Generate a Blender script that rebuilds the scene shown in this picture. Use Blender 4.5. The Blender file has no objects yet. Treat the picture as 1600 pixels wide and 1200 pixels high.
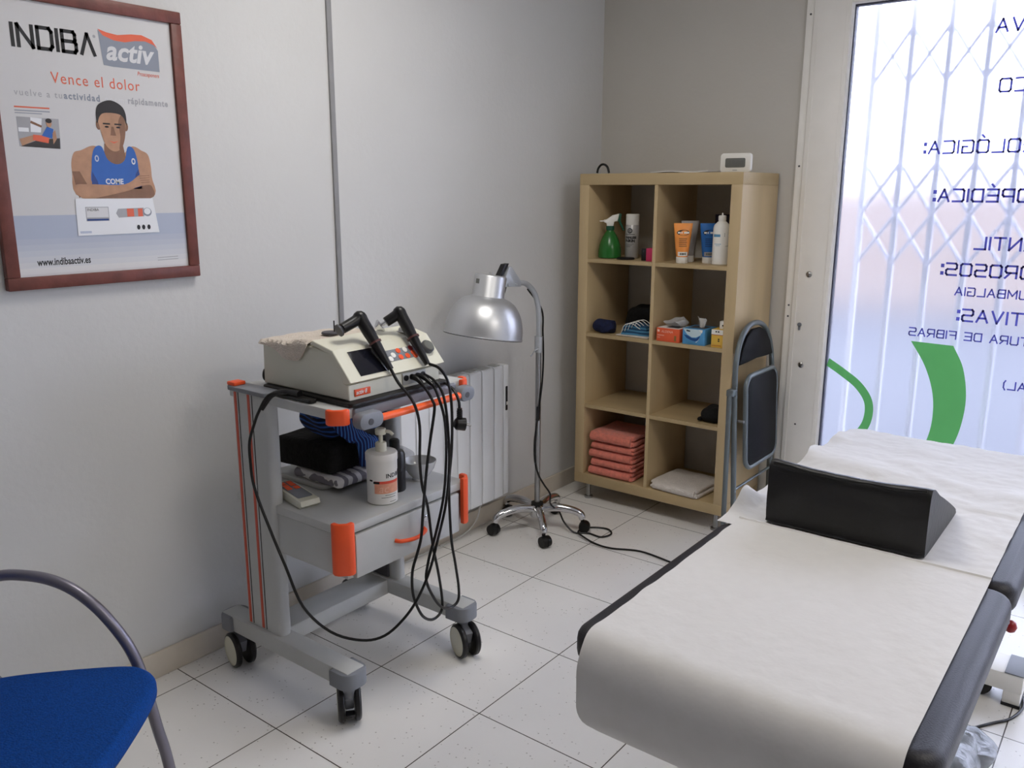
import bpy, bmesh, math, random
from mathutils import Vector, Matrix, noise as mnoise

sc = bpy.context.scene
COL = sc.collection
PI = math.pi

# ------------------------------------------------------------------ camera
cam_d = bpy.data.cameras.new('camera')
cam = bpy.data.objects.new('camera', cam_d)
COL.objects.link(cam)
YAW, PIT, ROL = math.radians(-37.6916), math.radians(12.7996), math.radians(0.1336)
_f = Vector((math.sin(YAW) * math.cos(PIT), math.cos(YAW) * math.cos(PIT), -math.sin(PIT)))
_r = Vector((math.cos(YAW), -math.sin(YAW), 0))
_u = _r.cross(_f)
_r, _u = _r * math.cos(ROL) + _u * math.sin(ROL), _u * math.cos(ROL) - _r * math.sin(ROL)
cam.matrix_world = Matrix(((_r.x, _u.x, -_f.x, 2.3551), (_r.y, _u.y, -_f.y, -3.7791),
                           (_r.z, _u.z, -_f.z, 1.4959), (0, 0, 0, 1)))
cam_d.sensor_width = 36
cam_d.lens = 1325.47 / 1600 * 36
cam_d.clip_start = 0.02
sc.camera = cam

# ------------------------------------------------------------------ sky, lamps, exposure
sc.view_settings.view_transform = 'Standard'
sc.view_settings.look = 'None'
sc.view_settings.gamma = 1
sc.view_settings.use_curve_mapping = False
sc.view_settings.exposure = 0.5
sc.cycles.use_denoising = True
sc.cycles.max_bounces = 10
sc.cycles.diffuse_bounces = 5
sc.cycles.transparent_max_bounces = 12
sc.cycles.sample_clamp_indirect = 6

w = bpy.data.worlds.new('sky')
sc.world = w
w.use_nodes = True
w.node_tree.nodes['Background'].inputs['Color'].default_value = (0.76, 0.81, 1.0, 1)
w.node_tree.nodes['Background'].inputs['Strength'].default_value = 5.6


def area(name, loc, size, power, col):
    d = bpy.data.lights.new(name, 'AREA')
    d.shape = 'RECTANGLE'
    d.size, d.size_y = size
    d.energy = power
    d.color = col
    o = bpy.data.objects.new(name, d)
    o.location = loc
    COL.objects.link(o)
    return o


area('ceiling_lamp', (1.0, -1.95, 2.64), (0.6, 0.6), 12, (1.0, 0.96, 0.90))
area('ceiling_lamp', (3.5, -2.1, 2.64), (0.6, 0.6), 18, (1.0, 0.94, 0.86))


# ------------------------------------------------------------------ materials
def lin(h):
    h = h.lstrip('#')
    c = [int(h[i:i + 2], 16) / 255 for i in (0, 2, 4)]
    return tuple(x / 12.92 if x <= 0.04045 else ((x + 0.055) / 1.055) ** 2.4 for x in c) + (1,)


MATS = {}


def mat(name, hexcol, rough=0.5, metal=0.0, var=0.06, vscale=12.0, bump=0.0, bscale=60.0, spec=0.5,
        coat=0.0, sheen=0.0, trans=0.0, stretch=None, alpha=1.0, ior=1.45):
    m = bpy.data.materials.new(name)
    m.use_nodes = True
    nt = m.node_tree
    b = nt.nodes['Principled BSDF']
    b.inputs['Roughness'].default_value = rough
    b.inputs['Metallic'].default_value = metal
    b.inputs['Specular IOR Level'].default_value = spec
    b.inputs['Coat Weight'].default_value = coat
    b.inputs['Sheen Weight'].default_value = sheen
    b.inputs['Transmission Weight'].default_value = trans
    b.inputs['Alpha'].default_value = alpha
    b.inputs['IOR'].default_value = ior
    tc = nt.nodes.new('ShaderNodeTexCoord')
    src = tc.outputs['Object']
    if stretch:
        mp = nt.nodes.new('ShaderNodeMapping')
        mp.inputs['Scale'].default_value = stretch
        nt.links.new(src, mp.inputs['Vector'])
        src = mp.outputs['Vector']
    n = nt.nodes.new('ShaderNodeTexNoise')
    n.inputs['Scale'].default_value = vscale
    n.inputs['Detail'].default_value = 4
    nt.links.new(src, n.inputs['Vector'])
    c = lin(hexcol)
    r = nt.nodes.new('ShaderNodeValToRGB')
    r.color_ramp.elements[0].position = 0.3
    r.color_ramp.elements[1].position = 0.7
    r.color_ramp.elements[0].color = tuple(max(0, x * (1 - var)) for x in c[:3]) + (1,)
    r.color_ramp.elements[1].color = tuple(min(1, x * (1 + var)) for x in c[:3]) + (1,)
    nt.links.new(n.outputs['Fac'], r.inputs['Fac'])
    nt.links.new(r.outputs['Color'], b.inputs['Base Color'])
    if bump:
        n2 = nt.nodes.new('ShaderNodeTexNoise')
        n2.inputs['Scale'].default_value = bscale
        n2.inputs['Detail'].default_value = 3
        nt.links.new(src, n2.inputs['Vector'])
        bp = nt.nodes.new('ShaderNodeBump')
        bp.inputs['Strength'].default_value = bump
        bp.inputs['Distance'].default_value = 0.01
        nt.links.new(n2.outputs['Fac'], bp.inputs['Height'])
        nt.links.new(bp.outputs['Normal'], b.inputs['Normal'])
    MATS[name] = m
    return m


def floor_mat():
    m = mat('floor_tile', '#e6e4e0', rough=0.30, var=0.03, vscale=3)
    nt = m.node_tree
    b = nt.nodes['Principled BSDF']
    geo = nt.nodes.new('ShaderNodeNewGeometry')
    sep = nt.nodes.new('ShaderNodeSeparateXYZ')
    nt.links.new(geo.outputs['Position'], sep.inputs[0])
    S, J = 0.4114, 0.0034
    masks = []
    for ax, off in ((0, 0.1032), (1, -2.4948)):
        a = nt.nodes.new('ShaderNodeMath'); a.operation = 'SUBTRACT'
        nt.links.new(sep.outputs[ax], a.inputs[0]); a.inputs[1].default_value = off - S / 2
        d = nt.nodes.new('ShaderNodeMath'); d.operation = 'DIVIDE'
        nt.links.new(a.outputs[0], d.inputs[0]); d.inputs[1].default_value = S
        fr = nt.nodes.new('ShaderNodeMath'); fr.operation = 'FRACT'
        nt.links.new(d.outputs[0], fr.inputs[0])
        s = nt.nodes.new('ShaderNodeMath'); s.operation = 'SUBTRACT'
        nt.links.new(fr.outputs[0], s.inputs[0]); s.inputs[1].default_value = 0.5
        ab = nt.nodes.new('ShaderNodeMath'); ab.operation = 'ABSOLUTE'
        nt.links.new(s.outputs[0], ab.inputs[0])
        lt = nt.nodes.new('ShaderNodeMath'); lt.operation = 'LESS_THAN'
        nt.links.new(ab.outputs[0], lt.inputs[0]); lt.inputs[1].default_value = J / S / 2
        masks.append(lt)
    mx = nt.nodes.new('ShaderNodeMath'); mx.operation = 'MAXIMUM'
    nt.links.new(masks[0].outputs[0], mx.inputs[0]); nt.links.new(masks[1].outputs[0], mx.inputs[1])
    base = b.inputs['Base Color'].links[0].from_socket
    # specks of the terrazzo-like tile
    vo = nt.nodes.new('ShaderNodeTexVoronoi'); vo.inputs['Scale'].default_value = 55
    nt.links.new(geo.outputs['Position'], vo.inputs['Vector'])
    vr = nt.nodes.new('ShaderNodeValToRGB')
    vr.color_ramp.elements[0].position = 0.07; vr.color_ramp.elements[0].color = (0.48, 0.46, 0.43, 1)
    vr.color_ramp.elements[1].position = 0.16; vr.color_ramp.elements[1].color = (1, 1, 1, 1)
    nt.links.new(vo.outputs['Distance'], vr.inputs['Fac'])
    nz = nt.nodes.new('ShaderNodeTexNoise'); nz.inputs['Scale'].default_value = 9; nz.inputs['Detail'].default_value = 6
    nt.links.new(geo.outputs['Position'], nz.inputs['Vector'])
    gr = nt.nodes.new('ShaderNodeMath'); gr.operation = 'GREATER_THAN'; gr.inputs[1].default_value = 0.46
    nt.links.new(nz.outputs['Fac'], gr.inputs[0])
    mm = nt.nodes.new('ShaderNodeMixRGB'); mm.blend_type = 'MULTIPLY'
    nt.links.new(gr.outputs[0], mm.inputs['Fac'])
    nt.links.new(base, mm.inputs[1]); nt.links.new(vr.outputs['Color'], mm.inputs[2])
    mj = nt.nodes.new('ShaderNodeMixRGB')
    nt.links.new(mx.outputs[0], mj.inputs['Fac'])
    nt.links.new(mm.outputs[0], mj.inputs[1]); mj.inputs[2].default_value = lin('#40382f')
    nt.links.new(mj.outputs[0], b.inputs['Base Color'])
    return m


M = {}
M['floor'] = floor_mat()
M['wall'] = mat('wall_paint', '#d1d1d0', rough=0.85, var=0.02, vscale=2, bump=0.10, bscale=45)
M['wallback'] = mat('back_wall_paint', '#c4c0b8', rough=0.85, var=0.02, vscale=2, bump=0.10, bscale=45)
M['walldim'] = mat('low_bounce_wall', '#7c7873', rough=0.85, var=0.02, vscale=2, bump=0.10, bscale=45)  # unseen front wall, darkened to cut the light it bounces into the room
M['ceil'] = mat('ceiling_paint', '#dededb', rough=0.9, var=0.02)
M['skirt'] = mat('skirting_tile', '#cbc2b4', rough=0.45, var=0.06, vscale=8)
M['trunk'] = mat('grey_trunking', '#8d8d8f', rough=0.6)
M['alu'] = mat('white_lacquered_aluminium', '#efece6', rough=0.4, var=0.02)
M['gasket_w'] = mat('white_gasket', '#f2f2f4', rough=0.5, var=0.01)
M['gasket_k'] = mat('dark_gasket', '#2a2c40', rough=0.5)
M['steel'] = mat('steel', '#a0a0a0', rough=0.3, metal=1.0)
M['chrome'] = mat('chrome', '#d0d0d2', rough=0.08, metal=1.0, var=0.02)
M['shade'] = mat('satin_aluminium', '#cfd0d2', rough=0.38, metal=0.85, var=0.03, vscale=4)
M['lampgrey'] = mat('grey_lamp_paint', '#b5b9be', rough=0.35, metal=0.3)
M['black'] = mat('black_rubber', '#0c0c0e', rough=0.45)
M['blackpl'] = mat('black_plastic', '#131317', rough=0.35)
M['cable'] = mat('black_cable', '#08080a', rough=0.4)
M['leather'] = mat('black_leatherette', '#1b1a21', rough=0.48, var=0.08, bump=0.12, bscale=300)
M['leatherb'] = mat('black_vinyl', '#121214', rough=0.42, var=0.1, bump=0.10, bscale=60)
M['pad'] = mat('black_seat_vinyl', '#07080d', rough=0.6, var=0.1, spec=0.15)
M['paper'] = mat('white_paper', '#cfcdcb', rough=0.8, var=0.015, vscale=30, bump=0.25, bscale=18, spec=0.2)
M['greymet'] = mat('light_grey_metal', '#b9bab8', rough=0.5, var=0.03)
M['greypl'] = mat('grey_plastic', '#7d8087', rough=0.5, var=0.04)
M['darkgrey'] = mat('dark_grey_panel', '#4a4a50', rough=0.5)
M['orange'] = mat('orange_plastic', '#f0592b', rough=0.4, var=0.05)
M['orangebar'] = mat('orange_bar', '#ff6a35', rough=0.3, var=0.03)
M['cream'] = mat('cream_plastic', '#d9d7c6', rough=0.4, var=0.02)
M['screen'] = mat('dark_screen', '#15161f', rough=0.15, var=0.02)
M['whitepl'] = mat('white_plastic', '#e8e6e0', rough=0.4, var=0.02)
M['radiator'] = mat('white_enamel', '#e6e8ea', rough=0.35, var=0.01)
M['birch'] = mat('birch_veneer', '#c2ab84', rough=0.45, var=0.12, vscale=6, stretch=(1, 1, 0.12), bump=0.05, bscale=30)
M['birchd'] = mat('birch_edge', '#b59f78', rough=0.45, var=0.12, vscale=6, stretch=(0.15, 1, 1))
M['salmon'] = mat('salmon_terry', '#e07f6c', rough=0.95, var=0.14, vscale=60, bump=0.6, bscale=220, sheen=0.3)
M['whiteterry'] = mat('white_terry', '#dcd4cc', rough=0.95, var=0.06, vscale=60, bump=0.6, bscale=220, sheen=0.3)
M['creamterry'] = mat('cream_terry', '#dccfc0', rough=0.95, var=0.07, vscale=60, bump=0.6, bscale=220, sheen=0.3)
M['blackcloth'] = mat('black_cloth', '#07070a', rough=0.9, var=0.3, vscale=30, bump=0.5, bscale=60)
M['navycloth'] = mat('navy_cloth', '#121a3c', rough=0.9, var=0.3, vscale=40, bump=0.6, bscale=90)
M['blueuph'] = mat('blue_upholstery', '#0c4088', rough=0.9, var=0.22, vscale=220, bump=0.35, bscale=300, spec=0.2)
M['chairtube'] = mat('grey_lacquered_tube', '#7d7a84', rough=0.35, metal=0.6)
M['foldtube'] = mat('grey_blue_tube', '#6c7478', rough=0.4, metal=0.4)
M['woodframe'] = mat('reddish_wood', '#6c3a31', rough=0.45, var=0.25, vscale=20, bump=0.1)
M['bag'] = mat('clear_crumpled_plastic', '#8f949c', rough=0.18, var=0.3, vscale=25, bump=0.5, bscale=40)
M['poly'] = mat('white_thin_bag', '#d8dade', rough=0.3, var=0.06, bump=0.5, bscale=50, alpha=0.5)
M['porcelain'] = mat('grey_white_porcelain', '#c8c9c9', rough=0.2, var=0.03, coat=0.3)
M['green'] = mat('green_translucent_plastic', '#2f7a34', rough=0.25, var=0.08, trans=0.25)
M['greend'] = mat('dark_green_plastic', '#14503a', rough=0.4)
M['pinkbox'] = mat('crimson_card', '#c02f5c', rough=0.5)
M['darkbox'] = mat('dark_violet_card', '#211a3a', rough=0.5)
M['tubegrey'] = mat('grey_tube', '#9b9794', rough=0.4)
M['sharps'] = mat('yellow_container', '#a9a13a', rough=0.4, trans=0.1)
M['red'] = mat('red_knob', '#8f1c22', rough=0.35)
M['concrete'] = mat('pavement_asphalt', '#43454c', rough=0.9, var=0.1, vscale=3)
M['facade'] = mat('sand_plaster', '#85776e', rough=0.9, var=0.05, vscale=3)
M['gate'] = mat('pale_gate_steel', '#dcdde8', rough=0.6)


M['lcd'] = mat('grey_lcd', '#6c6d69', rough=0.25, var=0.05)
M['ink'] = mat('black_ink', '#17171a', rough=0.6)
M['whitewire'] = mat('white_wire', '#c9c8c4', rough=0.5)
M['maskblue'] = mat('pale_blue_fleece', '#4d86a8', rough=0.9, var=0.1)


def glass_mat():
    m = bpy.data.materials.new('clear_glass')
    m.use_nodes = True
    nt = m.node_tree
    nt.nodes.remove(nt.nodes['Principled BSDF'])
    out = nt.nodes['Material Output']
    t = nt.nodes.new('ShaderNodeBsdfTransparent'); t.inputs[0].default_value = (0.96, 0.97, 0.98, 1)
    g = nt.nodes.new('ShaderNodeBsdfGlossy'); g.inputs['Roughness'].default_value = 0.03
    fr = nt.nodes.new('ShaderNodeFresnel'); fr.inputs['IOR'].default_value = 1.3
    mx = nt.nodes.new('ShaderNodeMixShader')
    nt.links.new(fr.outputs[0], mx.inputs[0]); nt.links.new(t.outputs[0], mx.inputs[1]); nt.links.new(g.outputs[0], mx.inputs[2])
    nt.links.new(mx.outputs[0], out.inputs[0])
    return m


def film_mat():
    m = bpy.data.materials.new('milky_window_film')
    m.use_nodes = True
    nt = m.node_tree
    nt.nodes.remove(nt.nodes['Principled BSDF'])
    out = nt.nodes['Material Output']
    t = nt.nodes.new('ShaderNodeBsdfRefraction'); t.inputs['Color'].default_value = (0.97, 0.97, 1.0, 1)
    t.inputs['Roughness'].default_value = 0.62; t.inputs['IOR'].default_value = 1.08
    d = nt.nodes.new('ShaderNodeBsdfTranslucent'); d.inputs[0].default_value = (0.93, 0.94, 0.98, 1)
    n = nt.nodes.new('ShaderNodeTexNoise'); n.inputs['Scale'].default_value = 3
    r = nt.nodes.new('ShaderNodeMapRange'); r.inputs['To Min'].default_value = 0.13; r.inputs['To Max'].default_value = 0.17
    nt.links.new(n.outputs['Fac'], r.inputs['Value'])
    mx = nt.nodes.new('ShaderNodeMixShader')
    nt.links.new(r.outputs[0], mx.inputs[0]); nt.links.new(t.outputs[0], mx.inputs[1]); nt.links.new(d.outputs[0], mx.inputs[2])
    nt.links.new(mx.outputs[0], out.inputs[0])
    return m



def vinyl_mat(name, hexcol, k):
    m = mat(name, hexcol, rough=0.6, var=0.02)
    nt = m.node_tree
    b = nt.nodes['Principled BSDF']
    t = nt.nodes.new('ShaderNodeBsdfTranslucent')
    nt.links.new(b.inputs['Base Color'].links[0].from_socket, t.inputs[0])
    mx = nt.nodes.new('ShaderNodeMixShader'); mx.inputs[0].default_value = k
    nt.links.new(b.outputs[0], mx.inputs[1]); nt.links.new(t.outputs[0], mx.inputs[2])
    nt.links.new(mx.outputs[0], nt.nodes['Material Output'].inputs[0])
    return m


M['greenvinyl'] = vinyl_mat('green_vinyl', '#5aa35c', .35)
M['navyvinyl'] = vinyl_mat('navy_vinyl', '#4a4a90', .7)
M['glass'] = glass_mat()
M['film'] = film_mat()


def stripe_mat(name, axis, scale, cols, rough=0.9, wob=0.0):
    """hard stripes of colours along an object axis"""
    m = bpy.data.materials.new(name)
    m.use_nodes = True
    nt = m.node_tree
    b = nt.nodes['Principled BSDF']
    b.inputs['Roughness'].default_value = rough
    tc = nt.nodes.new('ShaderNodeTexCoord')
    sp = nt.nodes.new('ShaderNodeSeparateXYZ')
    src = tc.outputs['Object']
    if wob:
        n = nt.nodes.new('ShaderNodeTexNoise'); n.inputs['Scale'].default_value = 14
        nt.links.new(src, n.inputs['Vector'])
        mxv = nt.nodes.new('ShaderNodeVectorMath'); mxv.operation = 'MULTIPLY_ADD'
        nt.links.new(n.outputs['Color'], mxv.inputs[0]); mxv.inputs[1].default_value = (wob,) * 3
        nt.links.new(src, mxv.inputs[2]); src = mxv.outputs[0]
    nt.links.new(src, sp.inputs[0])
    mu = nt.nodes.new('ShaderNodeMath'); mu.operation = 'MULTIPLY'; mu.inputs[1].default_value = scale
    nt.links.new(sp.outputs[axis], mu.inputs[0])
    fr = nt.nodes.new('ShaderNodeMath'); fr.operation = 'FRACT'
    nt.links.new(mu.outputs[0], fr.inputs[0])
    cr = nt.nodes.new('ShaderNodeValToRGB')
    cr.color_ramp.interpolation = 'CONSTANT'
    els = cr.color_ramp.elements
    els[0].position = 0; els[0].color = lin(cols[0][1])
    els[1].position = cols[1][0]; els[1].color = lin(cols[1][1])
    for p, c in cols[2:]:
        e = els.new(p); e.color = lin(c)
    nt.links.new(fr.outputs[0], cr.inputs['Fac'])
    nt.links.new(cr.outputs['Color'], b.inputs['Base Color'])
    return m


M['bluestripe'] = stripe_mat('blue_striped_knit', 2, 62, [(0, '#0a1230'), (0.62, '#28539a')], wob=0.02)
M['bluestripe2'] = stripe_mat('blue_striped_knit_lengthwise', 1, 95, [(0, '#0b1a4a'), (0.62, '#3565a8')], wob=0.004)
M['checker'] = stripe_mat('grey_white_patterned_terry', 1, 28, [(0, '#e2dfdf'), (0.5, '#85818a')], wob=0.05)


# ------------------------------------------------------------------ mesh helpers
def rot(ax, deg):
    return Matrix.Rotation(math.radians(deg), 4, ax)


def T(x, y, z):
    return Matrix.Translation((x, y, z))


class MB:
    def __init__(self):
        self.bm = bmesh.new()

    def add(self, bm2, Mx=None, m=0):
        if Mx is not None:
            bm2.transform(Mx)
        mp = {}
        for v in bm2.verts:
            mp[v] = self.bm.verts.new(v.co)
        for f in bm2.faces:
            try:
                nf = self.bm.faces.new([mp[v] for v in f.verts])
                nf.material_index = m
            except ValueError:
                pass
        bm2.free()
        return self

    def box(self, x0, x1, y0, y1, z0, z1, bev=0, m=0, Mx=None, seg=2):
        b = bmesh.new()
        bmesh.ops.create_cube(b, size=1)
        b.transform(T((x0 + x1) / 2, (y0 + y1) / 2, (z0 + z1) / 2) @ Matrix.Diagonal((x1 - x0, y1 - y0, z1 - z0, 1)))
        if bev:
            bmesh.ops.bevel(b, geom=b.edges[:], offset=bev, segments=seg, affect='EDGES', profile=0.5)
        return self.add(b, Mx, m)

    def prism(self, pts, d, bev=0, m=0, Mx=None, seg=2, only=None):
        """outline in local XY extruded from z=0 to z=d"""
        b = bmesh.new()
        lo = [b.verts.new((p[0], p[1], 0)) for p in pts]
        hi = [b.verts.new((p[0], p[1], d)) for p in pts]
        n = len(pts)
        b.faces.new(lo[::-1]); b.faces.new(hi)
        for i in range(n):
            b.faces.new((lo[i], lo[(i + 1) % n], hi[(i + 1) % n], hi[i]))
        bmesh.ops.recalc_face_normals(b, faces=b.faces)
        if bev:
            es = [e for e in b.edges if abs(e.verts[0].co.z - e.verts[1].co.z) < 1e-7]
            if only == 'top':
                es = [e for e in es if e.verts[0].co.z > d / 2]
            bmesh.ops.bevel(b, geom=es, offset=bev, segments=seg, affect='EDGES', profile=0.5)
        return self.add(b, Mx, m)

    def poly(self, pts, m=0, Mx=None):
        b = bmesh.new()
        b.faces.new([b.verts.new(p if len(p) == 3 else (p[0], p[1], 0)) for p in pts])
        return self.add(b, Mx, m)

    def lathe(self, prof, seg=32, m=0, Mx=None, capb=True, capt=True):
        b = bmesh.new()
        rings = []
        for r, z in prof:
            rings.append([b.verts.new((r * math.cos(2 * PI * i / seg), r * math.sin(2 * PI * i / seg), z)) for i in range(seg)])
        for a, c in zip(rings, rings[1:]):
            for i in range(seg):
                b.faces.new((a[i], a[(i + 1) % seg], c[(i + 1) % seg], c[i]))
        if capb:
            b.faces.new(rings[0][::-1])
        if capt:
            b.faces.new(rings[-1])
        bmesh.ops.recalc_face_normals(b, faces=b.faces)
        return self.add(b, Mx, m)

    def cyl(self, p0, p1, r0, r1=None, seg=20, m=0):
        p0, p1 = Vector(p0), Vector(p1)
        r1 = r0 if r1 is None else r1
        q = (p1 - p0).to_track_quat('Z', 'Y').to_matrix().to_4x4()
        return self.lathe([(r0, 0), (r1, (p1 - p0).length)], seg, m, T(*p0) @ q)

    def tube(self, pts, r, seg=10, m=0, smooth=6, closed=False, flat=None, rr=None):
        P = [Vector(p) for p in pts]
        if smooth:
            P = catmull(P, smooth, closed)
        n = len(P)
        b = bmesh.new()
        rings = []
        t0 = (P[1] - P[0]).normalized()
        up = Vector((0, 0, 1)) if abs(t0.z) < 0.9 else Vector((1, 0, 0))
        nx = t0.cross(up).normalized()
        for i in range(n):
            if closed:
                t = (P[(i + 1) % n] - P[i - 1]).normalized()
            else:
                t = (P[min(i + 1, n - 1)] - P[max(i - 1, 0)]).normalized()
            nx = (nx - t * nx.dot(t))
            if nx.length < 1e-6:
                nx = t.orthogonal()
            nx.normalize()
            ny = t.cross(nx)
            ri = r if rr is None else rr(i / (n - 1))
            ra, rb = (ri, ri) if flat is None else (ri, ri * flat)
            rings.append([b.verts.new(P[i] + nx * ra * math.cos(2 * PI * k / seg) + ny * rb * math.sin(2 * PI * k / seg)) for k in range(seg)])
        pairs = list(zip(rings, rings[1:])) + ([(rings[-1], rings[0])] if closed else [])
        for a, c in pairs:
            for k in range(seg):
                b.faces.new((a[k], a[(k + 1) % seg], c[(k + 1) % seg], c[k]))
        if not closed:
            b.faces.new(rings[0][::-1]); b.faces.new(rings[-1])
        bmesh.ops.recalc_face_normals(b, faces=b.faces)
        return self.add(b, None, m)

    def grid(self, fn, nu, nv, m=0, thick=0.0):
        """surface fn(u,v)->(x,y,z), closed into a thin solid when thick is set"""
        b = bmesh.new()
        V = [[b.verts.new(fn(i / nu, j / nv)) for j in range(nv + 1)] for i in range(nu + 1)]
        for i in range(nu):
            for j in range(nv):
                b.faces.new((V[i][j], V[i + 1][j], V[i + 1][j + 1], V[i][j + 1]))
        if thick:
            b.normal_update()
            bmesh.ops.solidify(b, geom=b.faces[:], thickness=thick)
        return self.add(b, None, m)

    def soft(self, sx, sy, sz, n=3, rnd=0.35, amp=0.004, freq=14, seed=0, m=0, Mx=None):
        """a rounded, slightly irregular block sitting on z=0"""
        b = bmesh.new()
        bmesh.ops.create_cube(b, size=2)
        bmesh.ops.subdivide_edges(b, edges=b.edges[:], cuts=2 ** n - 1, use_grid_fill=True)
        S = Vector((sx / 2, sy / 2, sz / 2))
        rad = min(S) * 2 * rnd
        off = Vector((seed * 7.3, seed * 3.1, seed * 1.7))
        for v in b.verts:
            p = Vector((v.co.x * S.x, v.co.y * S.y, v.co.z * S.z))
            inner = Vector([max(-(S[k] - rad), min(S[k] - rad, p[k])) for k in range(3)])
            d = p - inner
            if d.length > 1e-9:
                # cube corner -> rounded corner
                p = inner + d.normalized() * rad * min(1.0, max(abs(d[k]) for k in range(3)) / rad)
            nv = mnoise.noise_vector(p * freq + off)
            v.co = p + nv * amp
            if v.co.z < -S.z:
                v.co.z = -S.z
            v.co.z += S.z
        bmesh.ops.recalc_face_normals(b, faces=b.faces)
        return self.add(b, Mx, m)

    def build(self, name, mats, parent=None, base=None, sharp=40, local=False):
        me = bpy.data.meshes.new(name)
        if base is None and parent is not None and not local:
            p = parent
            base = Vector((0, 0, 0))
            while p is not None:
                base = base + p.location
                p = p.parent
        if base is not None:
            bmesh.ops.translate(self.bm, verts=self.bm.verts[:], vec=-Vector(base))
        bmesh.ops.recalc_face_normals(self.bm, faces=self.bm.faces) if False else None
        self.bm.to_mesh(me)
        self.bm.free()
        for mm in (mats if isinstance(mats, (list, tuple)) else [mats]):
            me.materials.append(mm)
        me.shade_smooth()
        me.set_sharp_from_angle(angle=math.radians(sharp))
        o = bpy.data.objects.new(name, me)
        COL.objects.link(o)
        if parent is not None:
            o.parent = parent
        elif base is not None:
            o.location = base
        return o


def catmull(P, k, closed=False):
    out = []
    n = len(P)
    rng = n if closed else n - 1
    for i in range(rng):
        if closed:
            a, b, c, d = P[i - 1], P[i], P[(i + 1) % n], P[(i + 2) % n]
        else:
            b, c = P[i], P[i + 1]
            a = P[i - 1] if i else b + (b - c)
            d = P[i + 2] if i + 2 < n else c + (c - b)
        for j in range(k):
            t = j / k
            out.append(0.5 * ((2 * b) + (c - a) * t + (2 * a - 5 * b + 4 * c - d) * t * t + (3 * b - a - 3 * c + d) * t ** 3))
    if not closed:
        out.append(P[-1])
    return out


def rrect(x0, x1, y0, y1, r, n=6):
    if not isinstance(r, (list, tuple)):
        r = [r] * 4
    pts = []
    for (cx, cy, a0), rr in zip(((x1, y1, 0), (x0, y1, 90), (x0, y0, 180), (x1, y0, 270)), r):
        sx = -1 if cx == x1 else 1
        sy = -1 if cy == y1 else 1
        c = (cx + sx * rr, cy + sy * rr)
        for i in range(n + 1):
            a = math.radians(a0 + 90 * i / n)
            pts.append((c[0] + rr * math.cos(a), c[1] + rr * math.sin(a)))
    return pts


def tag(o, label, cat, group=None):
    o['label'] = label
    o['category'] = cat
    if group:
        o['group'] = group
    return o


def thing(name, label, cat, loc, group=None):
    o = bpy.data.objects.new(name, None)
    o.empty_display_size = 0.05
    COL.objects.link(o)
    o.location = loc
    return tag(o, label, cat, group)


def struct(o):
    o['kind'] = 'structure'
    return o


def copy_tree(o, parent=None):
    c = o.copy()
    COL.objects.link(c)
    if parent is not None:
        c.parent = parent
    for ch in list(o.children):
        copy_tree(ch, c)
    return c


def text_into(mb, s, size, Mx, m=0, align='LEFT', sx=1.0, shear=0.0, bold=0.0, space=1.0):
    cu = bpy.data.curves.new('txt', 'FONT')
    cu.body = s
    cu.size = size
    cu.align_x = align
    cu.shear = shear
    cu.offset = bold
    cu.space_character = space
    cu.resolution_u = 3
    o = bpy.data.objects.new('txt', cu)
    COL.objects.link(o)
    dg = bpy.context.evaluated_depsgraph_get()
    me = bpy.data.meshes.new_from_object(o.evaluated_get(dg))
    b = bmesh.new()
    b.from_mesh(me)
    b.transform(Matrix.Diagonal((sx, 1, 1, 1)))
    mb.add(b, Mx, m)
    bpy.data.objects.remove(o)
    bpy.data.curves.remove(cu)
    bpy.data.meshes.remove(me)


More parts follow.
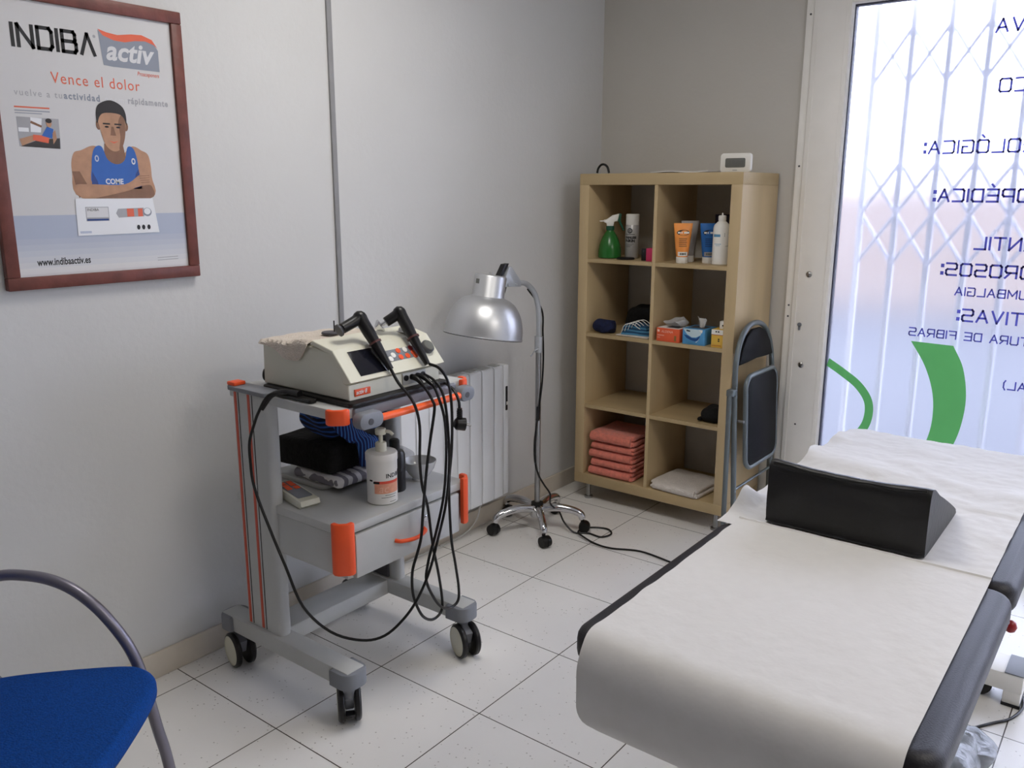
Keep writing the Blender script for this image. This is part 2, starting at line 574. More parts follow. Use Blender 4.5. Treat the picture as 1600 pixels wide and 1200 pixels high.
# square sign lettering: each glyph is a list of polylines on a unit box
_O = [(.12, 0), (.88, 0), (1, .12), (1, .88), (.88, 1), (.12, 1), (0, .88), (0, .12), (.12, 0)]
GL = {
    'A': (1, [[(0, 0), (.5, 1), (1, 0)], [(.2, .34), (.8, .34)]]),
    'Λ': (1, [[(0, 0), (.5, 1), (1, 0)]]),
    'B': (1, [[(0, 0), (.88, 0), (1, .12), (1, .42), (.9, .52), (0, .52)], [(.88, .52), (.95, .62), (.95, .88), (.85, 1), (0, 1), (0, 0)]]),
    'C': (1, [[(1, 0), (.12, 0), (0, .12), (0, .88), (.12, 1), (1, 1)]]),
    'D': (1, [[(0, 0), (.85, 0), (1, .15), (1, .85), (.85, 1), (0, 1), (0, 0)]]),
    'E': (1, [[(1, 0), (0, 0), (0, 1), (1, 1)], [(0, .5), (.9, .5)]]),
    'F': (1, [[(0, 0), (0, 1), (1, 1)], [(0, .5), (.85, .5)]]),
    'G': (1, [[(.55, .5), (1, .5), (1, 0), (.12, 0), (0, .12), (0, .88), (.12, 1), (1, 1)]]),
    'I': (.0, [[(0, 0), (0, 1)]]),
    'L': (1, [[(0, 1), (0, 0), (1, 0)]]),
    'M': (1.15, [[(0, 0), (0, 1), (.5, .3), (1, 1), (1, 0)]]),
    'N': (1, [[(0, 0), (0, 1), (1, 0), (1, 1)]]),
    'O': (1, [_O]),
    'P': (1, [[(0, 0), (0, 1), (.88, 1), (1, .88), (1, .55), (.88, .43), (0, .43)]]),
    'R': (1, [[(0, 0), (0, 1), (.88, 1), (1, .88), (1, .55), (.88, .43), (0, .43)], [(.55, .43), (1, 0)]]),
    'S': (1, [[(0, 0), (.88, 0), (1, .12), (1, .4), (.88, .5), (.12, .5), (0, .6), (0, .88), (.12, 1), (1, 1)]]),
    'T': (1, [[(.5, 0), (.5, 1)], [(0, 1), (1, 1)]]),
    'U': (1, [[(0, 1), (0, .12), (.12, 0), (.88, 0), (1, .12), (1, 1)]]),
    'V': (1, [[(0, 1), (.5, 0), (1, 1)]]),
    'Ó': (1, [_O, [(.45, 1.22), (.65, 1.42)]]),
    'É': (1, [[(1, 0), (0, 0), (0, 1), (1, 1)], [(0, .5), (.9, .5)], [(.45, 1.22), (.65, 1.42)]]),
    ':': (.12, [[(0, .05), (0, .22)], [(0, .7), (0, .87)]]),
    ')': (.25, [[(0, -.1), (.8, .2), (.8, .8), (0, 1.1)]]),
    ' ': (.45, []),
}


def sign_text(mb, s, h, lw, t, gap, Mx, m=0):
    """stroke lettering, returns the width; baseline at y=0, starts at x=0"""
    x = 0
    for ch in s:
        wf, strokes = GL[ch]
        wd = wf * lw
        tt = t * (1.6 if ch == ':' else 1)
        for st in strokes:
            pts = [Vector((x + p[0] * wd, p[1] * h, 0)) for p in st]
            for a, b in zip(pts, pts[1:]):
                d = (b - a).normalized()
                nrm = Vector((-d.y, d.x, 0)) * tt / 2
                a2, b2 = a - d * t * .42, b + d * t * .42
                mb.poly([a2 - nrm, b2 - nrm, b2 + nrm, a2 + nrm], m, Mx)
        x += wd + gap
    return x - gap


# ================================================================== the room
RX, RY, RZ = 4.6, -5.2, 2.7
mb = MB(); mb.box(-0.2, RX + .2, RY - .2, 0.0, -0.1, 0.0)
struct(mb.build('floor', M['floor']))
mb = MB(); mb.box(-0.2, RX + .2, RY - .2, 0.2, RZ, RZ + 0.1)
struct(mb.build('ceiling', M['ceil']))
mb = MB(); mb.box(-0.2, 0, RY - .2, 0.2, 0, RZ)
struct(mb.build('wall_left', M['wall']))
mb = MB(); mb.box(RX, RX + .2, RY - .2, 0.2, 0, RZ)
struct(mb.build('wall_right', M['wall']))
mb = MB(); mb.box(0, RX, RY - .2, RY, 0, RZ)
struct(mb.build('wall_front', M['walldim']))
mb = MB()
mb.box(0, 1.0, 0, 0.2, 0, RZ)
mb.box(1.0, RX, 0, 0.2, 2.46, RZ)
struct(mb.build('wall_back', M['wallback']))
mb = MB(); mb.box(0, 0.012, RY, 0, 0, 0.085, .003)
struct(mb.build('baseboard_left', M['skirt']))
mb = MB(); mb.box(0.012, 1.0, -0.012, 0, 0, 0.085, .003)
struct(mb.build('baseboard_back', M['skirt']))
mb = MB(); mb.box(0, 0.009, -1.757, -1.737, 0.085, RZ, .002)
struct(mb.build('trim_1', M['trunk']))

# ---- glazed shopfront in the back wall
d1 = mb = MB()
mb.box(1.0, 1.031, -0.012, 0.06, 0, 2.46, .002)             # fixed jamb strip
mb.box(1.034, 1.186, -0.022, 0.05, 0, 2.46, .003)           # door stile
mb.box(1.1862, 2.2198, -0.022, 0.05, 2.245, 2.46, .003)        # top rail
mb.box(2.22, 2.30, -0.022, 0.05, 0.0, 2.46, .003)         # closing stile
mb.box(1.1862, 2.2198, -0.022, 0.05, 0.0, 0.13, .003)          # bottom rail
for bx in (1.052, 1.168):                                   # shallow rolled grooves on the stile
    mb.box(bx, bx + .002, -0.0235, -0.0215, 0, 2.24)
door = struct(mb.build('door_1', M['alu']))
mb = MB()
mb.box(1.186, 1.196, -0.012, 0.03, .13, 2.245, m=0)
mb.box(1.196, 1.2005, -0.006, 0.03, .13, 2.245, m=1)
mb.box(1.196, 2.22, -0.012, 0.03, 2.238, 2.245, m=0)
mb.box(1.196, 2.22, -0.006, 0.03, 2.232, 2.238, m=1)
mb.build('glazing_seal', [M['gasket_w'], M['gasket_k']], door)
mb = MB(); mb.box(1.198, 2.22, 0.012, 0.018, 0.13, 2.234)
mb.build('glass_pane', M['glass'], door)
mb = MB(); mb.poly([(1.2005, 0.0085, 0.13), (2.22, 0.0085, 0.13), (2.22, 0.0085, 2.232), (1.2005, 0.0085, 2.232)])
film = mb.build('window_film', M['film'], door)
# lettering on the film, read from the street, so it runs backwards in here
mb = MB()
ROWS = [('VA', 1.715, 2.103, .046, 1.05), ('CO', 1.749, 1.889, .046, 1.05), ('NEUROLÓGICA:', 1.507, 1.669, .046, 1.05),
        ('ORTOPÉDICA:', 1.561, 1.484, .046, 1.05), ('INFANTIL', 1.73, 1.301, .046, 1.05),
        ('DOLOROSOS:', 1.619, 1.195, .046, 1.05), ('LUMBALGIA', 1.68, 1.109, .031, 1.05),
        ('DEPORTIVAS:', 1.697, 1.015, .046, 1.05), ('ROTURA DE FIBRAS', 1.525, .930, .031, 1.05), ('AL)', 1.891, .751, .031, 1.05)]
for s, x0, zc, h, k in ROWS:
    lw, gp, t = h * .82, h * .32, h * .17
    wd = sum(GL[c][0] * lw for c in s) + gp * (len(s) - 1)
    Mx = Matrix(((-1, 0, 0, x0 + wd), (0, 0, 1, 0.0072), (0, 1, 0, zc - h / 2), (0, 0, 0, 1)))
    sign_text(mb, s, h, lw, t, gp, Mx)
mb.build('vinyl_lettering', M['navyvinyl'], door)
mb = MB()
YG = 0.0068
right = catmull([Vector(p) for p in ((1.697, .887, 0), (1.742, .80, 0), (1.765, .686, 0), (1.762, .58, 0), (1.742, .483, 0), (1.70, .38, 0))], 6)
left = catmull([Vector(p) for p in ((1.536, .890, 0), (1.60, .79, 0), (1.640, .68, 0), (1.650, .57, 0), (1.636, .472, 0), (1.60, .38, 0))], 6)
for (a, b), (c, d) in zip(zip(left, left[1:]), zip(right, right[1:])):
    mb.poly([(p.x, YG, p.y) for p in (a, c, d, b)])
cl = catmull([Vector(p) for p in ((1.2006, .762, 0), (1.27, .722, 0), (1.345, .67, 0), (1.392, .60, 0), (1.390, .51, 0), (1.345, .43, 0), (1.29, .37, 0))], 8)
for i in range(len(cl) - 1):
    def side(k):
        t = (cl[min(k + 1, len(cl) - 1)] - cl[max(k - 1, 0)]).normalized()
        return Vector((-t.y, t.x, 0)) * 0.0175
    a, b, n1, n2 = cl[i], cl[i + 1], side(i), side(i + 1)
    q = [a + n1, b + n2, b - n2, a - n1]
    mb.poly([(max(p.x, 1.2006), YG, p.y) for p in q])
mb.build('green_vinyl_emblem', M['greenvinyl'], door)
for (x, z) in ((1.100, 1.143), (1.095, .737)):
    mb = MB(); mb.lathe([(.013, 0), (.013, .003), (.008, .007), (.002, .008)], 16, 0, T(x, -.022, z) @ rot('X', 90)); mb.build('door_screw', M['steel'], door)
mb = MB()
mb.lathe([(.0095, 0), (.0095, .003)], 16, 0, T(1.075, -.022, .918) @ rot('X', 90))
mb.box(1.070, 1.080, -.025, -.022, .893, .916, .002)
mb.build('keyhole', M['greypl'], door)
for x, z in ((1.018, 2.22), (1.016, 1.605), (1.016, 1.0), (1.09, .46), (1.016, .95)):
    mb = MB(); mb.lathe([(.0045, 0), (.004, .002)], 10, 0, T(x, -.0115 if x < 1.03 else -.0215, z) @ rot('X', 90)); mb.build('rivet', M['darkgrey'], door)
# fixed glazing beyond the door
mb = MB()
mb.box(2.305, 2.36, -0.02, 0.06, 0, 2.46, .003)
mb.box(2.36, RX, -0.02, 0.06, 2.25, 2.46, .003)
mb.box(2.36, RX, -0.02, 0.06, 0, .10, .003)
win = struct(mb.build('window_1', M['alu']))
mb = MB(); mb.box(2.36, RX, 0.012, 0.018, .10, 2.25)
mb.build('glass_pane', M['glass'], win)
mb = MB(); mb.poly([(2.36, 0.0085, 0.10), (RX, 0.0085, 0.10), (RX, 0.0085, 2.25), (2.36, 0.0085, 2.25)])
mb.build('window_film', M['film'], win)

# ---- the street outside
mb = MB(); mb.box(-6, 10, 0.2, 9.0, -0.12, -0.02)
struct(mb.build('pavement', M['concrete']))
mb = MB(); mb.box(0, RX, 0.0, 0.2, -0.1, 0.0)
struct(mb.build('door_sill', M['concrete']))
mb = MB()
mb.box(-6, 10, 9.0, 9.4, -0.1, 1.75)
struct(mb.build('street_facade', M['facade']))

# ---- folding security gate outside the glass
gate = thing('folding_gate', 'grey folding scissor gate outside, seen through the milky glass door', 'gate', (1.75, 0.15, -0.02))
for k in range(15):
    x = 1.25 + k * .142
    mb = MB()
    mb.box(x - .011, x + .011, .142, .158, 0.0, 2.3)
    mb.build('upright', M['gate'], gate)
for (z0, z1, tiers) in ((1.19, 1.615, 2), (1.93, 2.15, 1)):
    mb = MB()
    hh = (z1 - z0) / tiers
    for t in range(tiers):
        for k in range(14):
            x = 1.25 + k * .142
            a, b = (x, z0 + t * hh), (x + .142, z0 + (t + 1) * hh)
            for (p, q, y) in (((a[0], a[1]), (b[0], b[1]), .136), ((a[0], b[1]), (b[0], a[1]), .164)):
                mb.cyl((p[0], y, p[1]), (q[0], y, q[1]), .008, seg=6)
    mb.build('scissor_lattice', M['gate'], gate)
mb = MB()
mb.box(1.2, 3.3, .12, .18, -0.02, 0.0)
mb.build('floor_track', M['gate'], gate)

# ================================================================== framed poster
fr = thing('framed_poster', 'red-brown wooden framed advertising poster with blue-vested man on left wall', 'poster', (0.0, -2.58, 1.243))
Y0, Y1, Z0, Z1 = -2.855, -2.310, 1.243, 1.990
mb = MB()
fw = .033
mb.box(.001, .024, Y0, Y1, Z0, Z0 + fw, .003)
mb.box(.001, .024, Y0, Y1, Z1 - fw, Z1, .003)
mb.box(.001, .0239, Y0, Y0 + fw, Z0 + fw, Z1 - fw, .003)
mb.box(.001, .0239, Y1 - fw, Y1, Z0 + fw, Z1 - fw, .003)
mb.build('frame', M['woodframe'], fr)
pm = [mat('poster_white', '#d0cfcf', .3, var=.01), mat('poster_black', '#1a1a1c', .35), mat('poster_grey', '#8c929e', .35, var=.02),
      mat('poster_orange', '#e0684a', .35), mat('poster_pale', '#d6d6d8', .35, var=.01), mat('poster_bluegrey', '#b6bdcf', .35, var=.03),
      mat('poster_skin', '#b58a6c', .35, var=.12, vscale=40), mat('poster_skin_dark', '#85614a', .35, var=.1, vscale=40), mat('poster_hair', '#2c2826', .35, var=.2),
      mat('poster_blue', '#2f62b0', .35, var=.08), mat('poster_navy', '#2a4480', .35), mat('poster_device', '#e6e8ec', .35, var=.01),
      mat('poster_midgrey', '#a6a6aa', .35), mat('poster_couch', '#3a3634', .35)]
mb = MB()
XS = .0150
mb.box(.004, XS, Y0 + fw * .6, Y1 - fw * .6, Z0 + fw * .6, Z1 - fw * .6, m=0)
_lay = [0]


def flat(pts, m, lay, sm=0):
    if sm:
        pts = [(p.x, p.y) for p in catmull([Vector((a, b, 0)) for a, b in pts], sm, True)]
    mb.poly([(XS + .0002 * lay, p[0], p[1]) for p in pts], m)


def ell(cy, cz, ry, rz, m, lay, n=20, a0=0, a1=360):
    flat([(cy + ry * math.cos(math.radians(a0 + (a1 - a0) * i / n)), cz + rz * math.sin(math.radians(a0 + (a1 - a0) * i / n))) for i in range(n)], m, lay)


def pm_x(y, z, lay):
    return Matrix(((0, 0, 1, XS + .0002 * lay), (1, 0, 0, y), (0, 1, 0, z), (0, 0, 0, 1)))


for k in range(10):                                                                # printed blue-grey band, fading downwards
    za, zb = 1.432 - .015 * k, 1.432 - .015 * (k + 1)
    t = max(0, (k - 3) / 6)
    c0, c1 = (0xae, 0xb6, 0xc8), (0xd9, 0xd8, 0xd8)
    pm.append(mat('poster_band', '#%02x%02x%02x' % tuple(int(a + (b_ - a) * t) for a, b_ in zip(c0, c1)), .35, var=.01))
    flat([(-2.825, zb), (-2.34, zb), (-2.34, za), (-2.825, za)], len(pm) - 1, 1)
sign_text(mb, 'INDIBΛ', .050, .034, .0092, .0135, pm_x(-2.770, 1.846, 2), 1)
ell(-2.564, 1.893, .004, .004, 12, 2, 12)
# activ badge
flat([(-2.553, 1.912), (-2.54, 1.902), (-2.51, 1.893), (-2.48, 1.892), (-2.45, 1.898), (-2.42, 1.902), (-2.395, 1.894), (-2.384, 1.878), (-2.384, 1.822), (-2.52, 1.822), (-2.545, 1.824)], 2, 2)
flat([(-2.553, 1.914), (-2.53, 1.908), (-2.50, 1.905), (-2.46, 1.912), (-2.43, 1.914), (-2.40, 1.905), (-2.385, 1.884), (-2.395, 1.892), (-2.42, 1.899), (-2.45, 1.896), (-2.48, 1.889), (-2.51, 1.890), (-2.54, 1.899)], 3, 3)
text_into(mb, 'activ', .070, pm_x(-2.537, 1.840, 4), 4, sx=.98, shear=.25, bold=.002, space=1.02)
text_into(mb, 'Proaceponers', .016, pm_x(-2.452, 1.806, 4), 3, shear=.2, sx=.72)
text_into(mb, 'Vence el dolor', .040, pm_x(-2.688, 1.765, 2), 3, sx=.87, space=1.14)
text_into(mb, 'vuelve a tu', .0235, pm_x(-2.782, 1.728, 2), 12, sx=.90, space=1.25)
text_into(mb, 'actividad', .0235, pm_x(-2.660, 1.7285, 2), 2, sx=.90, space=1.25, bold=.0008)
text_into(mb, 'normal', .0235, pm_x(-2.552, 1.729, 2), 4, sx=.90, space=1.25)
text_into(mb, 'rápidamente', .0235, pm_x(-2.487, 1.7295, 2), 12, sx=.84, space=1.2, bold=.0008)
text_into(mb, 'www.indibaactiv.es', .026, pm_x(-2.775, 1.303, 2), 1, sx=.70, bold=.0006)
for k in range(2):
    flat([(-2.44, 1.304 - k * .007), (-2.375, 1.305 - k * .007), (-2.375, 1.307 - k * .007), (-2.44, 1.306 - k * .007)], 12, 2)
flat([(-2.786, 1.698), (-2.700, 1.699), (-2.700, 1.7025), (-2.786, 1.7015)], 3, 2)
flat([(-2.786, 1.690), (-2.700, 1.691), (-2.700, 1.6935), (-2.786, 1.6925)], 2, 2)
flat([(-2.786, 1.684), (-2.720, 1.685), (-2.720, 1.687), (-2.786, 1.686)], 2, 2)
# small inset picture: someone lying on a couch being treated
flat([(-2.784, 1.604), (-2.682, 1.601), (-2.680, 1.676), (-2.784, 1.676)], 12, 2)
flat([(-2.782, 1.604), (-2.684, 1.601), (-2.682, 1.628), (-2.735, 1.622)], 13, 3)
flat([(-2.753, 1.640), (-2.728, 1.640), (-2.722, 1.675), (-2.750, 1.676)], 11, 3)
flat([(-2.782, 1.640), (-2.757, 1.640), (-2.757, 1.650), (-2.782, 1.650)], 11, 3)
flat([(-2.778, 1.605), (-2.744, 1.620), (-2.716, 1.616), (-2.716, 1.634), (-2.75, 1.632), (-2.782, 1.622)], 6, 4)
flat([(-2.750, 1.620), (-2.712, 1.614), (-2.708, 1.632), (-2.748, 1.634)], 3, 5)
flat([(-2.727, 1.632), (-2.702, 1.626), (-2.696, 1.650), (-2.712, 1.655)], 9, 6)
flat([(-2.700, 1.612), (-2.690, 1.626), (-2.692, 1.648), (-2.700, 1.640)], 6, 6)
ell(-2.706, 1.664, .007, .010, 6, 6, 12)
ell(-2.706, 1.670, .008, .006, 8, 7, 12)
flat([(-2.752, 1.662), (-2.726, 1.652), (-2.724, 1.657), (-2.750, 1.668)], 7, 6)
# printed man with folded arms
flat([(-2.565, 1.62), (-2.513, 1.62), (-2.505, 1.565), (-2.572, 1.565)], 7, 3)                      # neck
flat([(-2.660, 1.545), (-2.652, 1.590), (-2.630, 1.600), (-2.588, 1.612), (-2.540, 1.570), (-2.492, 1.614), (-2.460, 1.605), (-2.440, 1.590), (-2.436, 1.535), (-2.445, 1.475), (-2.640, 1.475)], 6, 2, 5)
flat([(-2.595, 1.605), (-2.574, 1.612), (-2.560, 1.578), (-2.535, 1.566), (-2.512, 1.578), (-2.500, 1.613), (-2.482, 1.606), (-2.474, 1.560), (-2.484, 1.505), (-2.600, 1.505), (-2.606, 1.560)], 9, 4, 5)
flat([(-2.606, 1.545), (-2.594, 1.520), (-2.590, 1.500), (-2.612, 1.500)], 10, 5)
flat([(-2.484, 1.54), (-2.474, 1.555), (-2.468, 1.500), (-2.492, 1.500)], 10, 5)
flat([(-2.660, 1.545), (-2.640, 1.545), (-2.620, 1.505), (-2.648, 1.475)], 7, 4)
flat([(-2.655, 1.508), (-2.62, 1.512), (-2.52, 1.512), (-2.470, 1.540), (-2.446, 1.536), (-2.440, 1.522), (-2.46, 1.512), (-2.52, 1.494), (-2.58, 1.480), (-2.640, 1.476)], 6, 6, 5)
flat([(-2.59, 1.478), (-2.52, 1.492), (-2.46, 1.510), (-2.438, 1.506), (-2.446, 1.474), (-2.59, 1.474)], 7, 5, 5)
for k in range(4):
    flat([(-2.476 + k * .002, 1.536 - k * .006), (-2.444, 1.538 - k * .006), (-2.444, 1.5365 - k * .006), (-2.476 + k * .002, 1.5345 - k * .006)], 7, 7)
text_into(mb, 'COME', .020, pm_x(-2.572, 1.513, 5), 4, sx=.9, bold=.0006)
ell(-2.487, 1.575, .006, .009, 4, 5, 10); ell(-2.487, 1.575, .003, .005, 9, 6, 10)
ell(-2.590, 1.580, .006, .009, 5, 5, 10); ell(-2.590, 1.580, .003, .005, 9, 6, 10)
ell(-2.576, 1.668, .007, .013, 7, 4, 12); ell(-2.500, 1.668, .007, .013, 7, 4, 12)                  # ears
flat([(-2.572, 1.70), (-2.504, 1.70), (-2.502, 1.655), (-2.512, 1.618), (-2.528, 1.602), (-2.546, 1.602), (-2.562, 1.618), (-2.572, 1.655)], 6, 5, 5)
flat([(-2.504, 1.70), (-2.502, 1.655), (-2.512, 1.618), (-2.524, 1.606), (-2.518, 1.64), (-2.520, 1.68)], 7, 6, 5)
flat([(-2.579, 1.672), (-2.580, 1.700), (-2.570, 1.722), (-2.538, 1.734), (-2.508, 1.722), (-2.497, 1.700), (-2.498, 1.670), (-2.504, 1.690), (-2.520, 1.700), (-2.556, 1.700), (-2.571, 1.690)], 8, 7, 5)
for c, s in ((-2.554, 1), (-2.522, 1)):
    flat([(c - .010, 1.670), (c + .010, 1.670), (c + .010, 1.674), (c - .010, 1.674)], 8, 7)          # brows
    ell(c, 1.664, .006, .0025, 1, 7, 10)                                                            # eyes
flat([(-2.541, 1.665), (-2.535, 1.665), (-2.530, 1.642), (-2.546, 1.642)], 7, 7)                      # nose
flat([(-2.552, 1.628), (-2.538, 1.625), (-2.524, 1.628), (-2.538, 1.621)], 3, 7)                      # mouth
# printed therapy unit
flat([(-2.660, 1.474), (-2.440, 1.474), (-2.428, 1.378), (-2.662, 1.376)], 11, 8)
flat([(-2.636, 1.452), (-2.572, 1.452), (-2.572, 1.414), (-2.636, 1.414)], 12, 9)
flat([(-2.634, 1.450), (-2.574, 1.450), (-2.574, 1.424), (-2.634, 1.424)], 4, 10)
flat([(-2.634, 1.420), (-2.574, 1.420), (-2.574, 1.415), (-2.634, 1.415)], 10, 10)
text_into(mb, 'INDIBA', .010, pm_x(-2.632, 1.441, 11), 1)
flat([(-2.552, 1.434), (-2.545, 1.446), (-2.47, 1.448), (-2.47, 1.424), (-2.545, 1.422)], 12, 9)
flat([(-2.520, 1.446), (-2.500, 1.446), (-2.500, 1.424), (-2.520, 1.424)], 3, 10)
flat([(-2.488, 1.446), (-2.474, 1.446), (-2.474, 1.424), (-2.488, 1.424)], 3, 10)
ell(-2.460, 1.436, .013, .012, 2, 11); ell(-2.460, 1.438, .010, .009, 11, 12)
for c in (-2.490, -2.475, -2.459):
    ell(c, 1.394, .005, .007, 1, 10, 10)
flat([(-2.656, 1.388), (-2.625, 1.388), (-2.625, 1.382), (-2.656, 1.382)], 5, 9)
mb.build('poster_sheet', pm, fr)

# ================================================================== radiator
rad = thing('wall_radiator', 'white sectioned electric radiator on the left wall behind the trolley', 'radiator', (0.05, -1.22, 0.14))
edges = [-1.558, -1.474, -1.397, -1.314, -1.230, -1.149, -1.068, -0.986, -0.920]
sec0 = None
for a, b in zip(edges, edges[1:]):
    mb = MB()
    g = .0032
    mb.prism(rrect(.035, .100, .150, .752, [.012, .012, .004, .004], 4), (b - a) - 2 * g, .004, 0,
             Matrix(((1, 0, 0, 0), (0, 0, 1, a + g), (0, 1, 0, 0), (0, 0, 0, 1))))
    mb.box(.050, .090, a + g + .012, b - g - .012, .7515, .756, .001, m=1)
    mb.build('radiator_section', [M['radiator'], M['greymet']], rad)
mb = MB(); mb.box(.042, .088, -1.55, -.915, .165, .735); mb.build('gap_shade', M['blackpl'], rad)  # added black filler inside the sections, stands in for shade in the gaps
mb = MB()
mb.box(.040, .098, -.9165, -.880, .152, .752, .006)
mb.build('control_side', M['radiator'], rad)
mb = MB(); mb.box(.096, .1005, -.905, -.890, .545, .655, .003); mb.build('control_panel', M['blackpl'], rad)
mb = MB(); mb.box(.1003, .1015, -.902, -.893, .570, .585, .0004); mb.build('indicator', M['whitepl'], rad)
for yb_ in (-1.50, -1.02):
    mb = MB(); mb.box(.0005, .05, yb_, yb_ + .04, .25, .66); mb.build('wall_bracket', M['greymet'], rad)
mb = MB()
mb.tube([(.06, -1.031, .152), (.052, -1.051, .068), (.042, -1.106, .023), (.034, -1.206, .0045), (.030, -1.345, .0045), (.026, -1.46, .0045), (.024, -1.7, .0045)], .0035, 8)
mb.build('power_cord', M['whitewire'], rad)

# ================================================================== trolley
TB = (0.38, -2.09, 0.0)
tr = thing('equipment_trolley', 'light grey wheeled equipment trolley with orange corner bumpers and one drawer', 'trolley', TB)


def leg_part(y0, y1):
    mb = MB(); mb.box(.095, .692, y0, y1, .126, .180, .005)
    L = mb.build('base_leg', M['greymet'], tr)
    for x0, x1, s in ((.085, .155, -1), (.625, .705, 1)):
        mb = MB()
        r = [.034, .004, .004, .034] if s > 0 else [.004, .034, .034, .004]
        mb.prism(rrect(x0, x1, y0 - .012, y1 + .012, r, 6), .048, .006, 0, T(0, 0, .129), only='top')
        mb.build('end_cap', M['greypl'], L)
    return L


leg_part(-2.375, -2.31)
leg_part(-1.885, -1.82)
for y0, y1, s in ((-2.362, -2.318, 1), (-1.872, -1.828, -1)):
    mb = MB()
    mb.prism(rrect(.212, .384, y0, y1, .018, 5), .75, 0, 0, T(0, 0, .178))
    C_ = mb.build('column', M['greymet'], tr)
    for x in (.229, .292):
        mb = MB(); mb.box(x, x + .011, y0 - .0012, y1 + .0012, .185, .922); mb.build('red_insert', mat('red_strip', '#c4523c', .5), C_)
    for x in (.2475, .3125):
        mb = MB(); mb.box(x, x + .003, y0 - .0010, y1 + .0010, .185, .922); mb.build('groove', M['blackpl'], C_)
    mb = MB()
    mb.prism(rrect(.205, .392, y0 - .012, y1 + .004, .016, 5), .014, .003, 0, T(0, 0, .926))
    mb.build('column_cap', M['greypl'], C_)
    mb = MB()
    mb.box(.208, .245, y0 - .008, y1 - .012, .940, .951, .003)
    mb.build('orange_clip', M['orange'], C_)
mb = MB(); mb.box(.235, .345, -2.32, -1.875, .122, .176, .005); mb.build('crossbar', M['greymet'], tr)
mb = MB(); mb.box(.25, .345, -1.880, -1.8735, .185, .89); mb.build('inner_panel', M['darkgrey'], tr)  # dark grey strip on the inner face of the right column
# top shelf
def bumper(left):
    p = [(.640, -2.353), (.640, -2.366), (.652, -2.370), (.664, -2.366), (.686, -2.344), (.690, -2.332), (.686, -2.322), (.6725, -2.322), (.6725, -2.340), (.660, -2.353)]
    return p if left else [(x, -4.19 - y) for x, y in p[::-1]]


mb = MB(); mb.box(.19, .672, -2.352, -1.838, .900, .930, .004); ts = mb.build('top_shelf', M['greymet'], tr)
mb = MB(); mb.box(.665, .682, -2.30, -1.89, .898, .927, .005); mb.build('front_edge', M['greypl'], tr)
for y0, y1 in ((-2.368, -2.318), (-1.872, -1.822)):
    mb = MB(); mb.prism(bumper(y0 < -2), .043, .004, 0, T(0, 0, .890)); mb.build('corner_bumper', M['orange'], tr)
hb = MB()
hb.tube([(.703, -2.235, .893), (.706, -2.12, .893), (.706, -2.0, .893), (.703, -1.90, .893)], .0105, 14, smooth=4)
hbo = hb.build('push_bar', M['orangebar'], tr)
for ya, yb in ((-2.312, -2.225), (-1.905, -1.842)):
    mb = MB()
    mb.prism(rrect(ya, yb, .872, .918, .021, 6), .036, .007, 0, Matrix(((0, 0, 1, .680), (1, 0, 0, 0), (0, 1, 0, 0), (0, 0, 0, 1))))
    bb = mb.build('push_bar_bracket', M['greypl'], tr)
    mb = MB(); mb.cyl((.716, (ya + yb) / 2 - .006, .893), (.7175, (ya + yb) / 2 - .006, .893), .009, seg=16); mb.build('bolt_cover', M['darkgrey'], bb)
# middle shelf with drawer
mb = MB(); mb.box(.19, .672, -2.352, -1.838, .574, .600, .004); mb.build('middle_shelf', M['greymet'], tr)
mb = MB(); mb.box(.20, .655, -2.348, -1.842, .452, .573, .003); db = mb.build('drawer_box', M['greymet'], tr)
mb = MB(); mb.box(.6555, .676, -2.310, -1.878, .440, .568, .003); df = mb.build('drawer', M['greymet'], tr)
mb = MB()
mb.tube([(.676, -2.160, .503), (.692, -2.150, .502), (.703, -2.115, .500), (.703, -2.085, .500), (.692, -2.050, .502), (.676, -2.040, .503)], .006, 12, smooth=6)
mb.build('drawer_handle', M['orange'], df)
mb = MB()
mb.lathe([(.010, 0), (.010, .006), (.006, .008)], 18, 0, T(.676, -2.035, .535) @ rot('Y', 90))
mb.build('lock', M['chrome'], df)
for y0, y1 in ((-2.368, -2.318), (-1.872, -1.822)):
    mb = MB(); mb.prism(bumper(y0 < -2), .152, .004, 0, T(0, 0, .462)); mb.build('corner_bumper', M['orange'], tr)
mb = MB(); mb.box(.53, .66, -2.330, -2.25, .438, .4505, .003); mb.build('drawer_runner', M['greymet'], tr)


